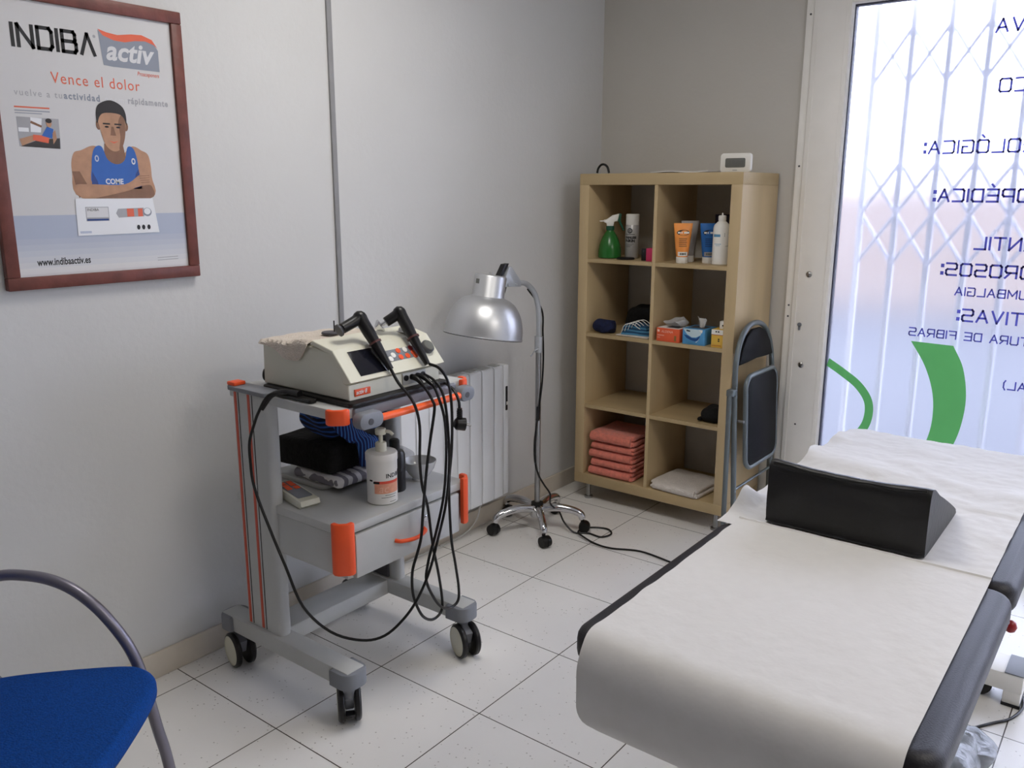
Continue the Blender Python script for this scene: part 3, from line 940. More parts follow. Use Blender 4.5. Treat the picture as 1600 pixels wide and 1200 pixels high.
def caster(x, y, ang, R=.057):
    mb = MB()
    mb.cyl((x, y, .085), (x, y, .1285), .017, .020, seg=16)
    a = math.radians(ang)
    ax = Vector((math.cos(a), math.sin(a), 0))          # axle direction
    fw = Vector((-ax.y, ax.x, 0)) * .020
    c = Vector((x, y, 0)) + fw
    Mx = Matrix(((ax.x, -ax.y, 0, c.x), (ax.y, ax.x, 0, c.y), (0, 0, 1, 0), (0, 0, 0, 1)))
    mb.prism([(-.022, .044), (.018, .050), (.032, .092), (-.016, .108), (-.036, .082)], .026, .004, 0,
             Mx @ Matrix(((0, 0, 1, -.013), (1, 0, 0, 0), (0, 1, 0, 0), (0, 0, 0, 1))))
    k = mb.build('caster_fork', M['greypl'], tr)
    for s in (-1, 1):
        mb = MB()
        p0, p1 = c + ax * s * .0145 + Vector((0, 0, R)), c + ax * s * .0335 + Vector((0, 0, R))
        q = (p1 - p0).to_track_quat('Z', 'Y').to_matrix().to_4x4()
        mb.lathe([(R - .004, 0), (R - .0004, .004), (R - .0004, .013), (R - .005, .018), (R - .009, .019)], 28, 0, T(*p0) @ q, capt=False)
        mb.lathe([(R - .009, .019), (R - .012, .0165), (.012, .0185), (.0005, .0187)], 28, 1, T(*p0) @ q, capb=False)
        mb.build('wheel', [M['blackpl'], M['cream']], k)
    mb = MB(); mb.box(-.013, .013, -.056, -.030, .036, .046, .002, 0, Mx); mb.build('brake_pedal', M['blackpl'], k)


caster(.660, -2.345, 52)
caster(.665, -1.855, -113)
caster(.125, -2.345, -102)
caster(.125, -1.852, -100)

# ================================================================== therapy unit on the trolley
mb = MB(); mb.prism(rrect(.292, .686, -2.313, -1.925, .02, 5), .012, .003, 0, T(0, 0, .9312))
tag(mb.build('rubber_mat', M['black'], base=(.49, -2.12, .9312)), 'black rubber mat under the cream therapy unit', 'mat')
dv = thing('therapy_unit', 'cream therapy unit with dark screen and slanted panel on trolley top', 'medical device', (.48, -2.11, .9445))
DY0, DY1 = -2.295, -1.937
mb = MB()
body = [(.286, .9445), (.656, .9445), (.654, .986), (.640, .992), (.590, 1.068), (.500, 1.078), (.290, 1.060)]
mb.prism(body, DY1 - DY0, .004, 0, Matrix(((1, 0, 0, 0), (0, 0, 1, DY0), (0, 1, 0, 0), (0, 0, 0, 1))))
mb.build('housing', M['cream'], dv, sharp=22)
mb = MB()
hood = [(.655, .990), (.672, .997), (.601, 1.077), (.520, 1.096), (.508, 1.084), (.592, 1.066), (.640, .991)]
mb.prism(hood, DY1 - DY0 + .012, .003, 0, Matrix(((1, 0, 0, 0), (0, 0, 1, DY0 - .006), (0, 1, 0, 0), (0, 0, 0, 1))))
mb.build('slanted_panel', M['cream'], dv, sharp=14)
# panel coordinates: u along +y, v up the slope
FA, FB = Vector((.672, 0, .997)), Vector((.601, 0, 1.077))
FV = (FB - FA).normalized()
FN = Vector((FV.z, 0, -FV.x))


def fp(y, z, lift):
    """matrix on the sloped face with origin where the face has height z"""
    o = FA + FV * ((z - .997) / FV.z) + FN * lift
    return Matrix(((0, FV.x, FN.x, o.x), (1, 0, 0, y), (0, FV.z, FN.z, o.z), (0, 0, 0, 1)))


mb = MB(); mb.box(-.054, .054, -.040, .040, 0, .0015, .0005, 0, fp(-2.203, 1.037, .0)); mb.build('screen', M['screen'], dv)
mb = MB(); mb.prism(rrect(-.062, .062, -.0185, .0185, .008, 4), .0014, .0004, 0, fp(-2.075, 1.039, .0)); kp = mb.build('keypad', M['greypl'], dv)
for (y, dz, c) in ((-2.082, .008, 'orange'), (-2.055, .008, 'whitepl'), (-2.084, -.008, 'orange'), (-2.057, -.008, 'orange'), (-2.108, 0, 'whitepl'), (-2.030, .009, 'red'), (-2.030, -.003, 'orange'), (-2.028, -.011, 'orange'), (-2.124, -.008, 'whitepl')):
    mb = MB(); mb.lathe([(.0085, 0), (.0085, .0016), (.0065, .0024)], 16, 0, fp(y, 1.039 + dz, .0014)); mb.build('key', M[c], kp)
mb = MB()
mb.lathe([(.021, 0), (.021, .011), (.018, .014)], 24, 0, fp(-1.968, 1.041, .0))
mb.lathe([(.0178, .0141), (.016, .016), (.001, .0162)], 24, 1, fp(-1.968, 1.041, .0))
mb.build('dial', [M['darkgrey'], M['lcd']], dv)
PX = Matrix(((0, 0, 1, .657), (1, 0, 0, 0), (0, 1, 0, 0), (0, 0, 0, 1)))
mb = MB(); mb.box(.654, .6585, -2.276, -2.219, .953, .972, .001, m=0)
text_into(mb, 'activ 8', .016, T(.0018, -2.272, .9585) @ PX, 1, sx=.92, shear=.2, bold=.0004)
mb.build('name_plate', [M['orange'], M['whitepl']], dv)
mb = MB(); mb.box(.654, .6585, -2.094, -2.000, .952, .986, .001); pp = mb.build('port_panel', M['greymet'], dv)
for k in range(4):
    mb = MB(); mb.cyl((.6586, -2.082 + k * .023, .972), (.662, -2.082 + k * .023, .972), .0085, seg=16); mb.build('socket', M['blackpl'], pp)
mb = MB(); mb.cyl((.55, -1.993, 1.092), (.595, -1.999, 1.083), .006, seg=10); mb.box(.53, .60, -2.012, -1.992, 1.084, 1.089, .002, 0, None); mb.build('handpiece_rest', M['steel'], dv)
mb = MB(); mb.tube([(.287, -2.27, .985), (.262, -2.272, .975), (.250, -2.268, .950), (.246, -2.25, .935)], .0055, 8); mb.build('mains_lead', M['cable'], dv)

# cloth draped over its rear part
hang = catmull([Vector(p) for p in ((0, .004, 0), (.2, .014, 0), (.4, .030, 0), (.6, .046, 0), (.78, .052, 0), (.9, .03, 0), (1, .008, 0))], 8)


def hg(u):
    for a, b in zip(hang, hang[1:]):
        if a.x <= u <= b.x:
            return a.y + (b.y - a.y) * (u - a.x) / max(1e-6, b.x - a.x)
    return .008


def clothf(u, v):
    x = .282 + u * .222
    roof = 1.0625 + (x - .290) * .086 + .0024 * math.sin(u * 9 + v * 4) + .008
    L = hg(u)
    s = v * (L + .26)
    if s < L:
        yy = DY0 - .010 - .004 * math.sin(u * 14)
        return (x, yy, roof - (L - s) - .002)
    d = s - L
    return (x, DY0 - .003 + d, roof + .004 + .003 * mnoise.noise(Vector((x * 30, d * 30, 0))))


mb = MB(); mb.grid(clothf, 36, 40, thick=.004)
tag(mb.build('draped_cloth', M['creamterry'], base=(.40, -2.17, 1.06)), 'cream cloth draped over the back of the therapy unit', 'cloth')

# handpieces lying across the unit
CA = [(.676, -2.157, 1.012), (.700, -2.152, .975), (.7245, -2.121, .918), (.7245, -2.098, .844), (.715, -2.091, .737), (.715, -2.083, .656), (.715, -2.063, .591), (.715, -2.044, .463), (.715, -2.019, .350), (.715, -2.006, .260), (.715, -2.016, .225), (.715, -2.054, .219), (.728, -2.108, .259), (.728, -2.139, .322), (.728, -2.148, .372), (.728, -2.144, .421), (.728, -2.124, .464), (.728, -2.106, .508), (.728, -2.096, .584), (.728, -2.079, .697), (.728, -2.060, .789), (.728, -2.039, .881), (.728, -2.046, .908), (.717, -2.053, .933), (.701, -2.058, .954), (.685, -2.060, .967), (.6665, -2.059, .972)]
CBp = [(.684, -2.012, 1.006), (.712, -1.996, .992), (.736, -1.986, .950), (.742, -1.980, .869), (.736, -1.976, .750), (.722, -1.975, .629), (.718, -1.964, .459), (.718, -1.947, .367), (.720, -1.934, .276), (.720, -1.941, .235), (.720, -1.980, .229), (.732, -2.031, .259), (.736, -2.072, .314), (.739, -2.100, .375), (.742, -2.095, .424), (.742, -2.080, .464), (.742, -2.064, .495), (.742, -2.024, .604), (.742, -2.008, .720), (.742, -2.010, .838), (.740, -2.034, .918), (.720, -2.036, .952), (.690, -2.038, .969), (.6665, -2.036, .972)]


def handpiece(label, pts, cable, disc, silver, cable_label=None):
    t = thing('electrode_handpiece', label, 'handpiece', pts[0], 'handpieces of the therapy unit')
    P0, P1, P2 = Vector(pts[0]), Vector(pts[1]), Vector(pts[2])
    mb = MB()
    path = [P0, P0.lerp(P1, .45), P0.lerp(P1, .9), P1 + (P2 - P1) * .02 + Vector((0, 0, .004)), P1.lerp(P2, .25), P2]
    mb.tube(path, .014, 16, smooth=6, rr=lambda s: .0085 + .0095 * min(1, s * 3.2) - .006 * max(0, s - .5))
    h = mb.build('grip', M['blackpl'], t)
    mb = MB(); mb.tube([P0.lerp(P1, .50), P0.lerp(P1, .53)], .0192, 16, smooth=0); mb.build('ring', mat('ring_brown', '#5a3432', .4), t)
    d = (P2 - P1).normalized()
    if not silver:
        mb = MB(); mb.cyl(P2, P2 + d * .008, .008); mb.cyl(P2 + d * .008, P2 + d * .013, .018, seg=24); mb.build('electrode_disc', M['darkgrey'], t)
    else:
        mb = MB()
        mb.cyl(P2, P2 + d * .016, .006); mb.cyl(P2 + d * .016, P2 + d * .021, .020, seg=24); mb.cyl(P2 + d * .021, P2 + d * .034, .020, .008, seg=24)
        mb.build('electrode_head', M['chrome'], t)
    mb = MB(); mb.tube(cable, .0044, 8, smooth=5)
    mb.tube(cable[-3:], .0088, 10, smooth=4, rr=lambda s: .006 + .003 * s)
    mb.build('cable', M['cable'], t)
    return t


handpiece('black handpiece with flat dark disc, lying across the therapy unit screen', [(.676, -2.157, 1.012), (.582, -2.178, 1.150), (.572, -2.236, 1.126)], CA, 1, False)
handpiece('black handpiece with silver electrode head, lying beside the dial', [(.684, -2.018, 1.006), (.582, -2.024, 1.147), (.560, -2.060, 1.122)], CBp, 0, True)
# return plate and its lead
CC = [(.470, -2.334, .952), (.446, -2.345, .950), (.424, -2.384, .942), (.400, -2.402, .895), (.375, -2.402, .855), (.348, -2.402, .799), (.345, -2.402, .741), (.355, -2.402, .666), (.410, -2.402, .562), (.479, -2.402, .454), (.532, -2.390, .342), (.592, -2.345, .264), (.653, -2.286, .232), (.696, -2.234, .238), (.728, -2.183, .283), (.746, -2.142, .338), (.754, -2.100, .410), (.756, -2.064, .498), (.757, -2.028, .598), (.758, -2.012, .722), (.757, -2.016, .840), (.752, -2.022, .910), (.728, -2.016, .944), (.697, -2.013, .963), (.6665, -2.013, .972)]
rp = thing('return_electrode', 'black return electrode with long drooping lead on trolley top edge', 'electrode', (.48, -2.33, .9312))
mb = MB(); mb.prism(rrect(.400, .56, -2.349, -2.322, .010, 5), .011, .004, 0, T(0, 0, .9312)); mb.build('plate_edge', M['black'], rp)
mb = MB(); mb.tube([(.50, -2.336, .948), (.45, -2.341, .948), (.425, -2.372, .942), (.405, -2.396, .902)], .009, 10, rr=lambda s: .0105 - .004 * s); mb.build('strain_relief', M['blackpl'], rp)
mb = MB(); mb.tube(CC, .0042, 8, smooth=5); mb.build('lead', M['cable'], rp)
pc = thing('power_cord', 'black power cord with round two-pin plug hanging off trolley corner', 'cord', (.735, -1.975, .84))
mb = MB(); mb.tube([(.60, -1.915, .937), (.655, -1.935, .937), (.700, -1.952, .936), (.738, -1.962, .922), (.757, -1.966, .897), (.760, -1.966, .872)], .0045, 8, smooth=5); mb.build('cord', M['cable'], pc)
mb = MB()
mb.tube([(.760, -1.966, .875), (.760, -1.964, .845)], .0075, 12, smooth=0)
for k in range(4):
    mb.tube([(.760, -1.966, .868 - k * .006), (.760, -1.966, .865 - k * .006)], .0090, 12, smooth=0)
pd = Vector((.55, .80, -.15)).normalized()
c = Vector((.760, -1.960, .826))
mb.cyl(c - pd * .014, c + pd * .012, .0185, .0195, seg=24)
mb.cyl(c - pd * .020, c - pd * .014, .012, .0185, seg=24)
mb.build('plug', M['blackpl'], pc)
for s in (-1, 1):
    mb = MB(); q = c + Vector((-pd.y, pd.x, 0)) * s * .008; mb.cyl(q + pd * .012, q + pd * .029, .0024, seg=10); mb.build('prong', M['steel'], pc)
# spare discs on the roof of the unit
mb = MB()
mb.lathe([(.0265, 0), (.027, .002), (.025, .0055), (.010, .006)], 28, 0, T(.462, -2.185, 1.0945))
ed = thing('electrode_disc', 'flat dark electrode disc with upright pin on the cream cloth', 'electrode', (.462, -2.185, 1.0945))
mb.build('disc', M['darkgrey'], ed)
mb = MB(); mb.cyl((.470, -2.178, 1.1002), (.470, -2.178, 1.132), .0020, seg=10); mb.build('pin', M['blackpl'], ed)

# ================================================================== things on the trolley's middle shelf
SZ = .6003
rm = thing('hand_controller', 'small cream hand controller with grey and orange face, on trolley shelf', 'remote', (.385, -2.283, SZ))
mb = MB()
Rm = T(.385, -2.283, SZ) @ rot('Z', -11)
mb.prism([(-.095, .004), (-.09, .0), (.085, .0), (.098, .010), (.092, .024), (-.085, .032), (-.095, .026)], .064, .005, 0, Rm @ Matrix(((1, 0, 0, 0), (0, 0, -1, .032), (0, 1, 0, 0), (0, 0, 0, 1))))
mb.build('casing', M['cream'], rm)
mb = MB(); mb.prism(rrect(-.078, .066, -.024, .024, .006), .0012, 0, 0, Rm @ T(0, 0, .0284) @ rot('Y', 2.6)); f_ = mb.build('face_plate', M['greypl'], rm)
for (x, y) in ((-.06, .012), (-.04, .012), (-.06, -.010), (-.035, -.010), (-.012, .012), (-.015, -.012)):
    mb = MB(); mb.box(x - .011, x + .009, y - .008, y + .008, .0016, .0034, .0008, 0, Rm @ T(0, 0, .0284) @ rot('Y', 2.6)); mb.build('key', M['orange'], f_)

mb = MB(); mb.prism(rrect(.150, .400, -2.190, -1.985, .03, 6), .018, .006, 0, T(0, 0, SZ))
ty = mb.build('instrument_case', M['greymet'], base=(.27, -2.09, SZ))
tag(ty, 'light grey rounded case under the folded black garment', 'case')
mb = MB(); mb.soft(.215, .20, .034, 4, .45, .004, 20, 3, 0, T(.365, -2.090, SZ + .0185))
tw = mb.build('folded_towel', M['checker'], base=(.365, -2.09, SZ + .0185))
tag(tw, 'grey and white patterned towel folded under the black garment', 'towel')
mb = MB()
mb.soft(.255, .205, .092, 4, .20, .005, 9, 5, 0, T(.305, -2.092, SZ + .0535) @ rot('Z', 3))
tag(mb.build('folded_garment', M['blackcloth'], base=(.305, -2.092, SZ + .0535)), 'thick folded black garment stacked on the patterned towel', 'garment')
# striped blue garment crumpled on top
sg = thing('striped_garment', 'crumpled blue striped knit garment heaped on folded black garment', 'garment', (.37, -2.07, .750))
mb = MB()
mb.soft(.19, .21, .125, 4, .5, .024, 11, 9, 0, T(.34, -2.075, .757))
mb.soft(.16, .13, .090, 4, .5, .016, 14, 12, 0, T(.37, -2.00, .762) @ rot('Z', 25))
mb.build('bunched_body', M['bluestripe'], sg)


def sleeve(u, v):
    P = [Vector((.390, -2.125, .872)), Vector((.440, -2.130, .832)), Vector((.452, -2.118, .790)), Vector((.462, -2.090, .762)), Vector((.482, -2.066, .745)), Vector((.482, -2.055, .672))]
    k = min(u * (len(P) - 1), len(P) - 1.001)
    i = int(k)
    Q = catmull(P, 8)
    p = Q[min(int(u * (len(Q) - 1) + .5), len(Q) - 1)]
    wv = .045 * (v * 2 - 1)
    return (p.x - abs(v * 2 - 1) ** 2 * .012, p.y + wv, p.z - .004 * math.sin(v * 9))


mb = MB(); mb.grid(sleeve, 40, 14, thick=.006)
mb.build('hanging_strap', M['bluestripe2'], sg)

pb = thing('pump_bottle', 'white cream pump bottle with orange label band, on trolley shelf', 'bottle', (.598, -2.131, SZ))
PT = T(.598, -2.131, SZ)
mb = MB(); mb.lathe([(.040, 0), (.0445, .003), (.0445, .098), (.0455, .100), (.0455, .128), (.0470, .130), (.0470, .150), (.045, .153), (.015, .155)], 40, 0, PT); mb.build('jar', M['whitepl'], pb)
mb = MB(); mb.lathe([(.0165, .155), (.0165, .178), (.014, .181), (.006, .182), (.006, .204), (.015, .205), (.016, .208), (.016, .220), (.013, .223)], 24, 0, PT)
hd = rot('Z', 30)
mb.tube([PT @ (hd @ Vector((.010, 0, .214))), PT @ (hd @ Vector((.026, 0, .213))), PT @ (hd @ Vector((.037, 0, .204)))], .005, 10)
mb.build('pump_head', M['cream'], pb)
camdir = math.degrees(math.atan2(-3.779 + 2.131, 2.355 - .598))


def band(mb, r, a0, a1, z0, z1, m, n=16):
    for i in range(n):
        p = [math.radians(camdir + a0 + (a1 - a0) * (i + k) / n) for k in (0, 1)]
        q = [(PT @ Vector((r * math.cos(a), r * math.sin(a), z))) for a, z in ((p[0], z0), (p[1], z0), (p[1], z1), (p[0], z1))]
        mb.poly(q, m)


def wrap_text(mb, s, size, a0, z, r, m, shear=0, sx=1.0, bold=0.0):
    t = MB()
    text_into(t, s, size, Matrix.Identity(4), 0, sx=sx, shear=shear, bold=bold)
    for v in t.bm.verts:
        a = math.radians(camdir + a0) + v.co.x / r
        v.co = PT @ Vector((r * math.cos(a), r * math.sin(a), z + v.co.y))
    mb.add(t.bm, None, m)


mb = MB()
band(mb, .0449, -30, 75, .066, .074, 0)
band(mb, .0449, -52, -38, .072, .077, 1, 4)
band(mb, .0449, -30, 75, .036, .066, 2)
band(mb, .0450, -34, -10, .066, .073, 1, 6)
wrap_text(mb, 'INDIBA', .018, 14, .083, .0449, 1, bold=.0004)
wrap_text(mb, 'ac', .034, -14, .040, .0451, 3, shear=.2)
for k, (a0, a1) in enumerate(((10, 60), (-4, 55), (28, 60))):
    band(mb, .0449, a0, a1, .030 - k * .007 - (.007 if k == 2 else 0), .0315 - k * .007 - (.007 if k == 2 else 0), 4, 8)
mb.build('label', [mat('label_red', '#e2553f', .4), M['ink'], mat('label_salmon', '#e6a184', .4, var=.08, vscale=60), mat('label_peach', '#edb9a0', .4), M['lcd']], pb)

dk = thing('dark_bottle', 'black bottle half hidden behind the white pump bottle', 'bottle', (.560, -2.040, SZ))
mb = MB(); mb.lathe([(.030, 0), (.032, .003), (.032, .115), (.026, .125)], 28, 0, T(.560, -2.040, SZ)); mb.build('bottle_body', M['blackpl'], dk)
mb = MB(); mb.lathe([(.016, .125), (.016, .158), (.012, .162)], 20, 0, T(.560, -2.040, SZ)); mb.build('cap', M['black'], dk)
bw = thing('bowl', 'small grey-white porcelain bowl at back corner of trolley shelf', 'bowl', (.552, -1.925, SZ))
mb = MB()
mb.lathe([(.024, 0), (.024, .006), (.022, .008), (.034, .020), (.046, .038), (.054, .062), (.0545, .064), (.052, .0645), (.044, .040), (.032, .024), (.004, .017)], 40, 0, T(.552, -1.925, SZ), capt=True)
mb.build('bowl_body', M['porcelain'], bw)
mb = MB(); mb.soft(.09, .10, .085, 4, .5, .022, 18, 21, 0, T(.45, -1.925, SZ))
tag(mb.build('plastic_bag', M['poly'], base=(.45, -1.925, SZ)), 'crumpled translucent white bag behind the bowl', 'bag')

# ================================================================== infrared lamp
HX, HY = .231, -.842
lp = thing('infrared_lamp', 'silver dome infrared lamp on chrome five-castor stand', 'lamp', (HX, HY, 0))
mb = MB(); mb.lathe([(.030, .060), (.034, .070), (.034, .112), (.026, .118)], 24, 0, T(HX, HY, 0)); mb.build('hub', M['chrome'], lp)
mb = MB(); mb.lathe([(.027, .118), (.027, .126), (.012, .129)], 24, 0, T(HX, HY, 0)); mb.build('hub_collar', M['black'], lp)
for k in range(5):
    a = math.radians(26 + 72 * k)
    d = Vector((math.cos(a), math.sin(a), 0))
    c = Vector((HX, HY, 0))
    mb = MB()
    mb.tube([c + d * .02 + Vector((0, 0, .098)), c + d * .09 + Vector((0, 0, .108)), c + d * .16 + Vector((0, 0, .100)), c + d * .198 + Vector((0, 0, .084)), c + d * .207 + Vector((0, 0, .062))], .017, 14, smooth=6, rr=lambda s: .020 - .005 * s)
    arm = mb.build('base_arm', M['chrome'], lp)
    p = c + d * .207
    side = Vector((-d.y, d.x, 0))
    fw = (d * math.cos(k * 1.7) + side * math.sin(k * 1.7))
    ax = Vector((-fw.y, fw.x, 0))
    q = p + fw * .010
    mb = MB()
    mb.cyl(p + Vector((0, 0, .040)), p + Vector((0, 0, .063)), .008, seg=12)
    for s in (-1, 1):
        mb.cyl(q + ax * s * .003 + Vector((0, 0, .0265)), q + ax * s * .021 + Vector((0, 0, .0265)), .0262, .0235, seg=22)
    mb.cyl(q - ax * .004 + Vector((0, 0, .030)), q + ax * .004 + Vector((0, 0, .030)), .024, seg=20)
    mb.build('castor', M['black'], arm)
mb = MB(); mb.cyl((HX, HY, .10), (HX, HY, .835), .0125, seg=20); mb.build('pole', M['steel'], lp)
mb = MB(); mb.cyl((HX, HY, .815), (HX, HY, .885), .0175, seg=20); mb.tube([(HX + .012, HY - .015, .835), (HX + .0, HY - .028, .825), (HX - .012, HY - .032, .805), (HX - .02, HY - .03, .80)], .003, 8); mb.build('clamp_collar', M['lampgrey'], lp)
NX = HX - .006
mb = MB(); mb.tube([(HX, HY, .880), (HX, HY, .95), (HX - .001, HY - .004, 1.01), (HX - .003, HY - .030, 1.075), (NX, HY - .085, 1.118), (NX, HY - .150, 1.128)], .0115, 14, smooth=8); mb.build('neck', M['lampgrey'], lp)
YZ = Matrix(((0, 0, 1, NX - .016), (1, 0, 0, 0), (0, 1, 0, 0), (0, 0, 0, 1)))
mb = MB()
mb.prism([(-1.100, 1.120), (-1.085, 1.165), (-1.062, 1.198), (-1.050, 1.200), (-.985, 1.135), (-.985, 1.112)], .034, .002, 0, YZ)
mb.cyl((NX - .02, -1.075, 1.128), (NX + .024, -1.075, 1.128), .005, seg=10)
mb.cyl((NX - .02, -1.02, 1.124), (NX + .024, -1.02, 1.124), .005, seg=10)
mb.build('hinge_plate', M['lampgrey'], lp)
mb = MB(); mb.prism([(-1.118, 1.150), (-1.070, 1.198), (-1.060, 1.212), (-1.085, 1.210), (-1.120, 1.165)], .026, .002, 0, T(.004, 0, 0) @ YZ)
mb.prism([(-1.125, 1.085), (-1.085, 1.095), (-1.075, 1.119), (-1.125, 1.119)], .026, .002, 0, T(.004, 0, 0) @ YZ)
mb.build('hinge_block', M['blackpl'], lp)
SH = T(.222, -1.207, .938) @ rot('X', -9) @ rot('Y', 2.5)
mb = MB()
prof = [(.157, 0)]
for i in range(1, 15):
    a = math.radians(90 * i / 15)
    prof.append((.064 + .093 * math.cos(a) ** 1.0, .150 * math.sin(a)))
prof += [(.066, .1525)]
outer = [(.1585, -.004), (.160, -.001)] + prof
inner = [(r - .003, z - .002) for r, z in prof[::-1]] + [(.1545, -.004)]
mb.lathe(outer + inner, 56, 0, SH, capb=False, capt=False)
mb.build('lamp_shade', M['shade'], lp)
mb = MB(); mb.lathe([(.1582, -.0065), (.1590, -.004), (.1570, -.004), (.156, -.0065)], 56, 0, SH, capb=False, capt=False); mb.build('rim', M['darkgrey'], lp)
mb = MB()
mb.lathe([(.0665, .148), (.066, .153), (.064, .156), (.064, .232), (.060, .238), (.058, .239), (.002, .240)], 40, 0, SH)
for dx in (-.006, .010):
    mb.lathe([(.003, .240), (.003, .250)], 8, 0, SH @ T(dx, 0, 0))
mb.build('lamp_socket_housing', M['shade'], lp)
mb = MB()
for i in range(6):
    p = [math.radians(-62 - 9 + 3 * (i + k) - 38) for k in (0, 1)]
    mb.poly([SH @ Vector((.0645 * math.cos(a), .0645 * math.sin(a), z)) for a, z in ((p[0], .200), (p[1], .200), (p[1], .218), (p[0], .218))])
mb.build('rating_sticker', M['lcd'], lp)
mb = MB(); mb.lathe([(.022, .05), (.045, .065), (.05, .10), (.03, .14), (.028, .155)], 28, 0, SH); mb.build('bulb', mat('bulb_red', '#7a2a22', .2), lp)
mb = MB()
ir, tc_ = Vector((.79, .61, 0)), Vector((.6, -.77, 0))


def at(s, t, z):
    q = Vector((HX, HY, 0)) + ir * s + tc_ * t
    return (q.x, q.y, z)


cord = [at(-.05, -.0, 1.09), at(.012, -.012, 1.0), at(.018, -.004, .90), at(.021, .004, .80), at(.018, .006, .70), at(.010, .0155, .62), at(.000, .018, .545), at(-.010, .0155, .46), at(-.015, .008, .40), at(-.012, .012, .32), at(.005, .018, .26), at(.030, .020, .215), at(.058, .0, .165), (.300, -.835, .130), (.322, -.800, .09), (.345, -.790, .04), (.40, -.79, .006), (.455, -.758, .0050), (.520, -.760, .0050), (.540, -.705, .0050), (.500, -.664, .0050), (.440, -.683, .0050), (.408, -.730, .006), (.420, -.790, .012), (.470, -.822, .013), (.540, -.838, .006), (.620, -.836, .0050), (.733, -.787, .0050), (.878, -.804, .0050), (1.060, -.84, .0050), (1.30, -.90, .0050), (1.6, -.95, .005)]
mb.tube(cord, .0040, 8, smooth=6)
co = mb.build('power_cord', M['cable'], lp)
mb = MB(); mb.tube([at(.001, .019, .575), at(.000, .021, .565), at(.000, .021, .525), at(-.002, .019, .515)], .0105, 10, smooth=0, flat=.8); mb.build('cord_switch', M['blackpl'], co)

# ================================================================== bookcase
BX0, BX1, BY0, BY1, BZ0, BZ1 = .142, .932, -.405, -.016, .088, 1.575
bk = thing('bookcase', 'pale birch open cube bookcase with eight compartments in the corner', 'bookcase', (.537, -.21, 0))
ft = .050
for n, a in (('top_panel', (BX0, BX1, BY0, BY1, BZ1 - ft, BZ1)), ('bottom_panel', (BX0, BX1, BY0, BY1, BZ0, BZ0 + ft))):
    mb = MB(); mb.box(*a, .0015); mb.build(n, M['birchd'], bk)
for a in ((BX0, BX0 + ft, BY0, BY1, BZ0 + ft, BZ1 - ft), (BX1 - ft, BX1, BY0, BY1, BZ0 + ft, BZ1 - ft)):
    mb = MB(); mb.box(*a, .0015); mb.build('side_panel', M['birch'], bk)
mb = MB(); mb.box(.529, .545, BY0 + .002, BY1, BZ0 + ft, BZ1 - ft); mb.build('divider', M['birch'], bk)
for k, zt in enumerate((1.190, .841, .492)):
    for x0, x1 in ((BX0 + ft, .529), (.545, BX1 - ft)):
        mb = MB(); mb.box(x0, x1, BY0 + .001, BY1, zt - .017, zt); mb.build('shelf', M['birchd'], bk)
for x in (BX0 + .055, BX1 - .055):
    for y in (BY0 + .05, BY1 - .05):
        mb = MB(); mb.lathe([(.021, 0), (.021, .010), (.011, .013), (.011, BZ0)], 20, 0, T(x, y, 0)); mb.build('foot', M['steel'], bk)

S1, S2, S3, S4 = 1.1903, .8413, .4923, .1383
# --- top row, left
sb = thing('spray_bottle', 'green plastic spray bottle with white trigger head on top left shelf', 'spray bottle', (.250, -.305, S1))
PT2 = T(.250, -.305, S1)
mb = MB(); mb.lathe([(.048, 0), (.054, .004), (.054, .035), (.049, .062), (.037, .095), (.024, .117), (.0165, .126), (.0165, .132)], 36, 0, PT2); mb.build('bottle_body', M['green'], sb)
mb = MB(); mb.lathe([(.0195, .130), (.0195, .146), (.016, .149)], 24, 0, PT2); mb.build('screw_cap', M['greend'], sb)
SM = PT2 @ rot('Z', 38)
mb = MB()
mb.prism([(-.016, .148), (.013, .148), (.018, .168), (.033, .170), (.040, .205), (.010, .198), (-.020, .178), (-.030, .176), (-.030, .166), (-.018, .160)], .022, .004, 0, SM @ Matrix(((1, 0, 0, 0), (0, 0, -1, .011), (0, 1, 0, 0), (0, 0, 0, 1))))
mb.build('spray_head', M['whitepl'], sb)
mb = MB(); mb.tube([SM @ Vector((-.028, 0, .171)), SM @ Vector((-.050, 0, .171))], .0035, 10, smooth=0, rr=lambda s: .004 - .002 * s); mb.build('nozzle', M['whitepl'], sb)
mb = MB(); mb.prism([(.034, .175), (.040, .206), (.052, .204), (.048, .172), (.068, .128), (.060, .126)], .014, .003, 0, SM @ Matrix(((1, 0, 0, 0), (0, 0, -1, .007), (0, 1, 0, 0), (0, 0, 0, 1)))); mb.build('trigger', M['greend'], sb)

sc_ = thing('spray_can', 'grey-white aerosol can with black lettering beside the green spray bottle', 'spray can', (.335, -.245, S1))
PT3 = T(.335, -.245, S1)
mb = MB(); mb.lathe([(.030, 0), (.0325, .003), (.0325, .152), (.028, .158)], 32, 0, PT3); mb.build('can', mat('grey_can', '#b8b6b4', .35, metal=.2), sc_)
mb = MB(); mb.lathe([(.0310, .1535), (.0315, .156), (.0315, .200), (.028, .204)], 32, 0, PT3); mb.build('cap', M['whitepl'], sc_)
cd3 = math.degrees(math.atan2(-3.779 + .245, 2.355 - .335))


def wrap3(mb, PTm, cd, s, size, a0, z, r, m, **kw):
    t = MB()
    text_into(t, s, size, Matrix.Identity(4), 0, **kw)
    for v in t.bm.verts:
        a = math.radians(cd + a0) + v.co.x / r
        v.co = PTm @ Vector((r * math.cos(a), r * math.sin(a), z + v.co.y))
    mb.add(t.bm, None, m)


